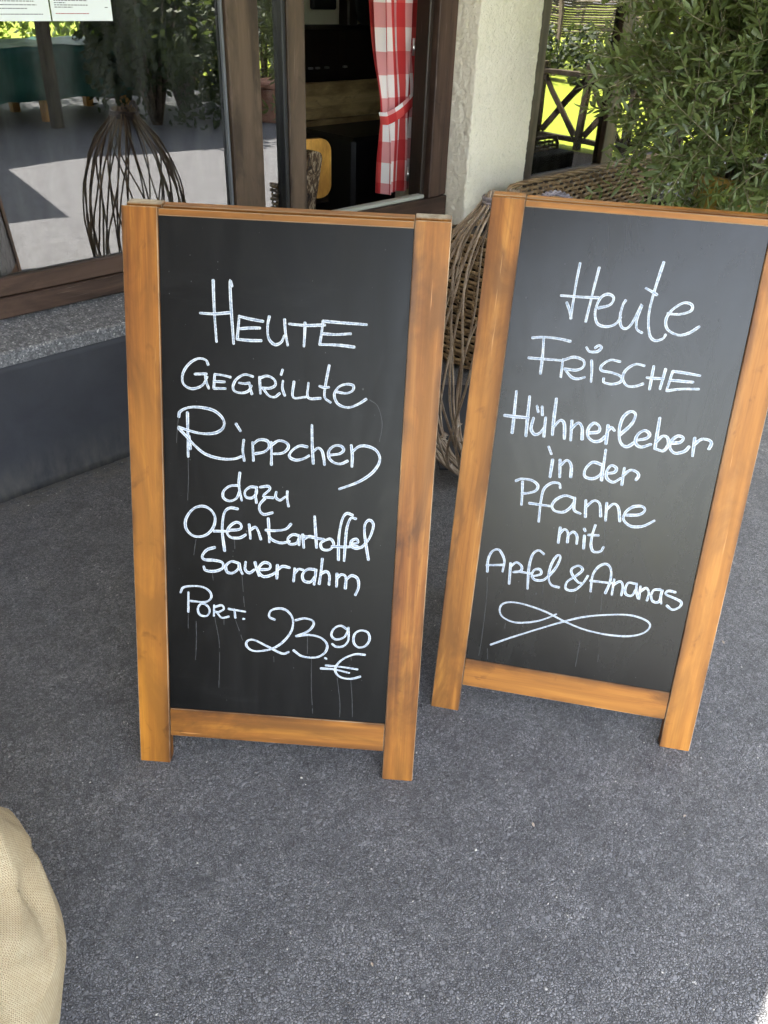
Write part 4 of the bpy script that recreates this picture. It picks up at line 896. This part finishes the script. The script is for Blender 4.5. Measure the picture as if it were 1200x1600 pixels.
def tree(x, y, h, r, seed, label, n=5200, size=.075, mat='leaf'):
    t = thing('garden_tree', label, 'tree', (x, y, 0), 0, 'trees behind the covered table'); rng = random.Random(seed)
    V = []; F = []; P = [Vector((0, 0, 0)), Vector((.04, .02, h * .25)), Vector((-.03, .05, h * .5)), Vector((.02, 0, h * .8))]
    pts = catmull3(P, 14); tube_geo(pts, [.16 - .12 * i / (len(pts) - 1) for i in range(len(pts))], 10, V, F)
    for k in range(9):
        a = k * 2.4; z = h * rng.uniform(.3, .7); e = Vector((r * .7 * math.cos(a), r * .7 * math.sin(a), z + h * .22)); s = Vector((0, 0, z)); q = catmull3([s, s.lerp(e, .5) + Vector((0, 0, .1)), e], 8)
        tube_geo(q, [.05 - .035 * i / (len(q) - 1) for i in range(len(q))], 6, V, F)
    link_mesh('trunk', V, F, M['bark'], t, smooth=True)
    leaf_cloud('crown', (0, 0, h * .62), (r, r, h * .45), n, size, M[mat], t, seed)
tree(3.4, -8.6, 4.6, 1.9, 21, 'leafy tree behind the covered table, mirrored at the left edge of the window')
tree(6.0, -9.4, 5.2, 2.2, 22, 'leafy tree right of the covered table, mirrored above it')
tree(9.6, -8.2, 5.0, 2.1, 23, 'leafy tree beyond the dark shrub, mirrored beside the brown post')
def shrub(x, y, r, h, seed, label, n=6500, mat='leaf_dark'):
    t = thing('garden_shrub', label, 'shrub', (x, y, 0), 0, 'shrubs around the yard'); V = []; F = []; rng = random.Random(seed)
    for k in range(8):
        a = k * .785; tube_geo([(0.03 * math.cos(a), .03 * math.sin(a), 0), (r * .25 * math.cos(a), r * .25 * math.sin(a), h * .35), (r * .5 * math.cos(a), r * .5 * math.sin(a), h * .8)], [.03, .022, .008], 6, V, F)
    link_mesh('stems', V, F, M['bark'], t, smooth=True); leaf_cloud('foliage', (0, 0, h * .5), (r, r, h * .5), n, .05, M[mat], t, seed)
shrub(6.7, -4.9, 1.35, 2.6, 31, 'big dark shrub right of the covered table, mirrored in the left window')
shrub(5.75, -4.05, .95, 1.9, 34, 'dark shrub at the corner of the pergola, mirrored behind the willow lattice', 5200)
shrub(8.6, -5.6, 1.5, 2.4, 32, 'second dark shrub, mirrored beside the brown window post')
t = thing('added_shed', 'dark timber shed added outside the frame to darken the boards', 'shed', (-5.2, .1, 0))  # added out of view so the left board mirrors something dark
for k in range(17):
    box('wall_board', (1.0, -2.3 + k * .27, 0), (1.04, -2.035 + k * .27, 3.3), M['frame_lit'], t, axis='z')
box('shed_body', (-1.2, -2.28, 0), (.998, 2.28, 3.2), M['frame'], t); box('shed_roof', (-1.4, -2.45, 3.31), (1.2, 2.4, 3.40), M['gardenwood'], t, axis='y')
shrub(2.6, -7.2, 1.3, 2.2, 33, 'shrub left of the covered table at the yard edge')
def hedge():
    t = thing('hedge', 'long green hedge along the far edge of the yard', 'hedge', (6, -11.5, 0))
    for k in range(9): leaf_cloud('foliage', (-10 + k * 2.6, 0, 1.3), (2.0, .9, 1.6), 2200, .085, M['leaf'], t, 50 + k)
    V, F = [], []
    for k in range(24): tube_geo([(-11 + k, 0, 0), (-11 + k, .05, 1.4)], [.03, .02], 5, V, F)
    link_mesh('stems', V, F, M['bark'], t)
    t = thing('hedge', 'tall dark hedge beyond the sunlit lawn, mirrored in the right window', 'hedge', (17.5, -6, 0))
    for k in range(9): leaf_cloud('foliage', (0, -10 + k * 2.4, 1.9), (1.2, 2.0, 2.2), 2000, .10, M['leaf_dark'], t, 70 + k)
    V, F = [], []
    for k in range(24): tube_geo([(0, -11 + k, 0), (.05, -11 + k, 1.8)], [.03, .02], 5, V, F)
    link_mesh('stems', V, F, M['bark'], t)
hedge()
t = thing('terracotta_trough', 'long terracotta trough mirrored beside the brown window post', 'planter', (7.6, -3.7, 0), R(-15))
box('trough_body', (-.75, -.2, 0), (.75, .2, .36), M['terracotta'], t, bev=.02, axis='x'); box('trough_rim', (-.79, -.24, .362), (.79, .24, .42), M['terracotta'], t, bev=.015, axis='x')
# cross-braced fence
t = thing('braced_fence', 'wooden garden fence with crossed braces, mirrored in the right window', 'fence', (8.5, -1.74, 0), R(90))
def bar(name, a, c, th, mat, parent):
    a = Vector(a); c = Vector(c); d = c - a; me = box_mesh(th[0], th[1], d.length, mat, None, .004)
    q = d.to_track_quat('Z', 'Y'); link(name, me, parent, Matrix.Translation(a) @ q.to_matrix().to_4x4())
for k in range(7):
    x = .58 * k
    bar('fence_post', (x, 0, 0), (x, 0, .84), (.07, .07), M['fencewood'], t)
    if k < 6:
        bar('fence_rail', (x + .037, 0, .74), (x + .543, 0, .74), (.10, .045), M['fencewood'], t)
        bar('fence_rail', (x + .037, 0, .10), (x + .543, 0, .10), (.08, .045), M['fencewood'], t)
        bar('fence_brace', (x + .05, -.020, .14), (x + .53, -.020, .69), (.035, .06), M['fencewood'], t)
        bar('fence_brace', (x + .05, .020, .69), (x + .53, .020, .14), (.035, .06), M['fencewood'], t)
t = thing('hedge', 'low dark hedge at the foot of the reed screen beyond the sunlit lawn', 'hedge', (14.6, -5, 0))
for k in range(7): leaf_cloud('foliage', (0, -4.2 + k * 1.4, .40), (.6, 1.1, .48), 1500, .06, M['leaf_dark'], t, 90 + k)
V, F = [], []
for k in range(16): tube_geo([(0, -4.5 + k * .6, 0), (.03, -4.5 + k * .6, .5)], [.02, .012], 5, V, F)
link_mesh('stems', V, F, M['bark'], t)
t = thing('reed_screen', 'brown reed screen before the far hedge, mirrored in the right window', 'screen', (15.6, -5.2, 0), R(90))
for k in range(30):
    V, F = tube_geo([(-2.2, 0, .7 + k * .045), (0, .01 * (k % 3), .7 + k * .045 + .008), (2.2, 0, .7 + k * .045)], .022, 6)
    link_mesh('reed', V, F, M['bark'], t)
for x in (-2.1, 0, 2.1): box('post', (x - .04, .03, 0), (x + .04, .11, 2.1), M['gardenwood'], t)
# added parasol out of view, placed so its corner shades the yard
t = thing('parasol', 'pale square parasol added outside the frame for its shadow on the yard', 'parasol', (1.62, -2.92, 0), R(12))
V = [(-1.05, -1.05, 2.35), (1.05, -1.05, 2.35), (1.05, 1.05, 2.35), (-1.05, 1.05, 2.35), (0, 0, 2.75), (-1.05, -1.05, 2.2), (1.05, -1.05, 2.2), (1.05, 1.05, 2.2), (-1.05, 1.05, 2.2)]
link_mesh('canopy', V, [(0, 1, 4), (1, 2, 4), (2, 3, 4), (3, 0, 4), (0, 5, 6, 1), (1, 6, 7, 2), (2, 7, 8, 3), (3, 8, 5, 0)], M['canvas'], t)
tube('pole', [(0, 0, .05), (0, 0, 2.74)], .022, M['gardenwood'], t, 12)
lathe('base', [(.02, 0), (.25, 0), (.25, .05), (.05, .09), (.03, .2)], M['rubber'], t, seg=28)
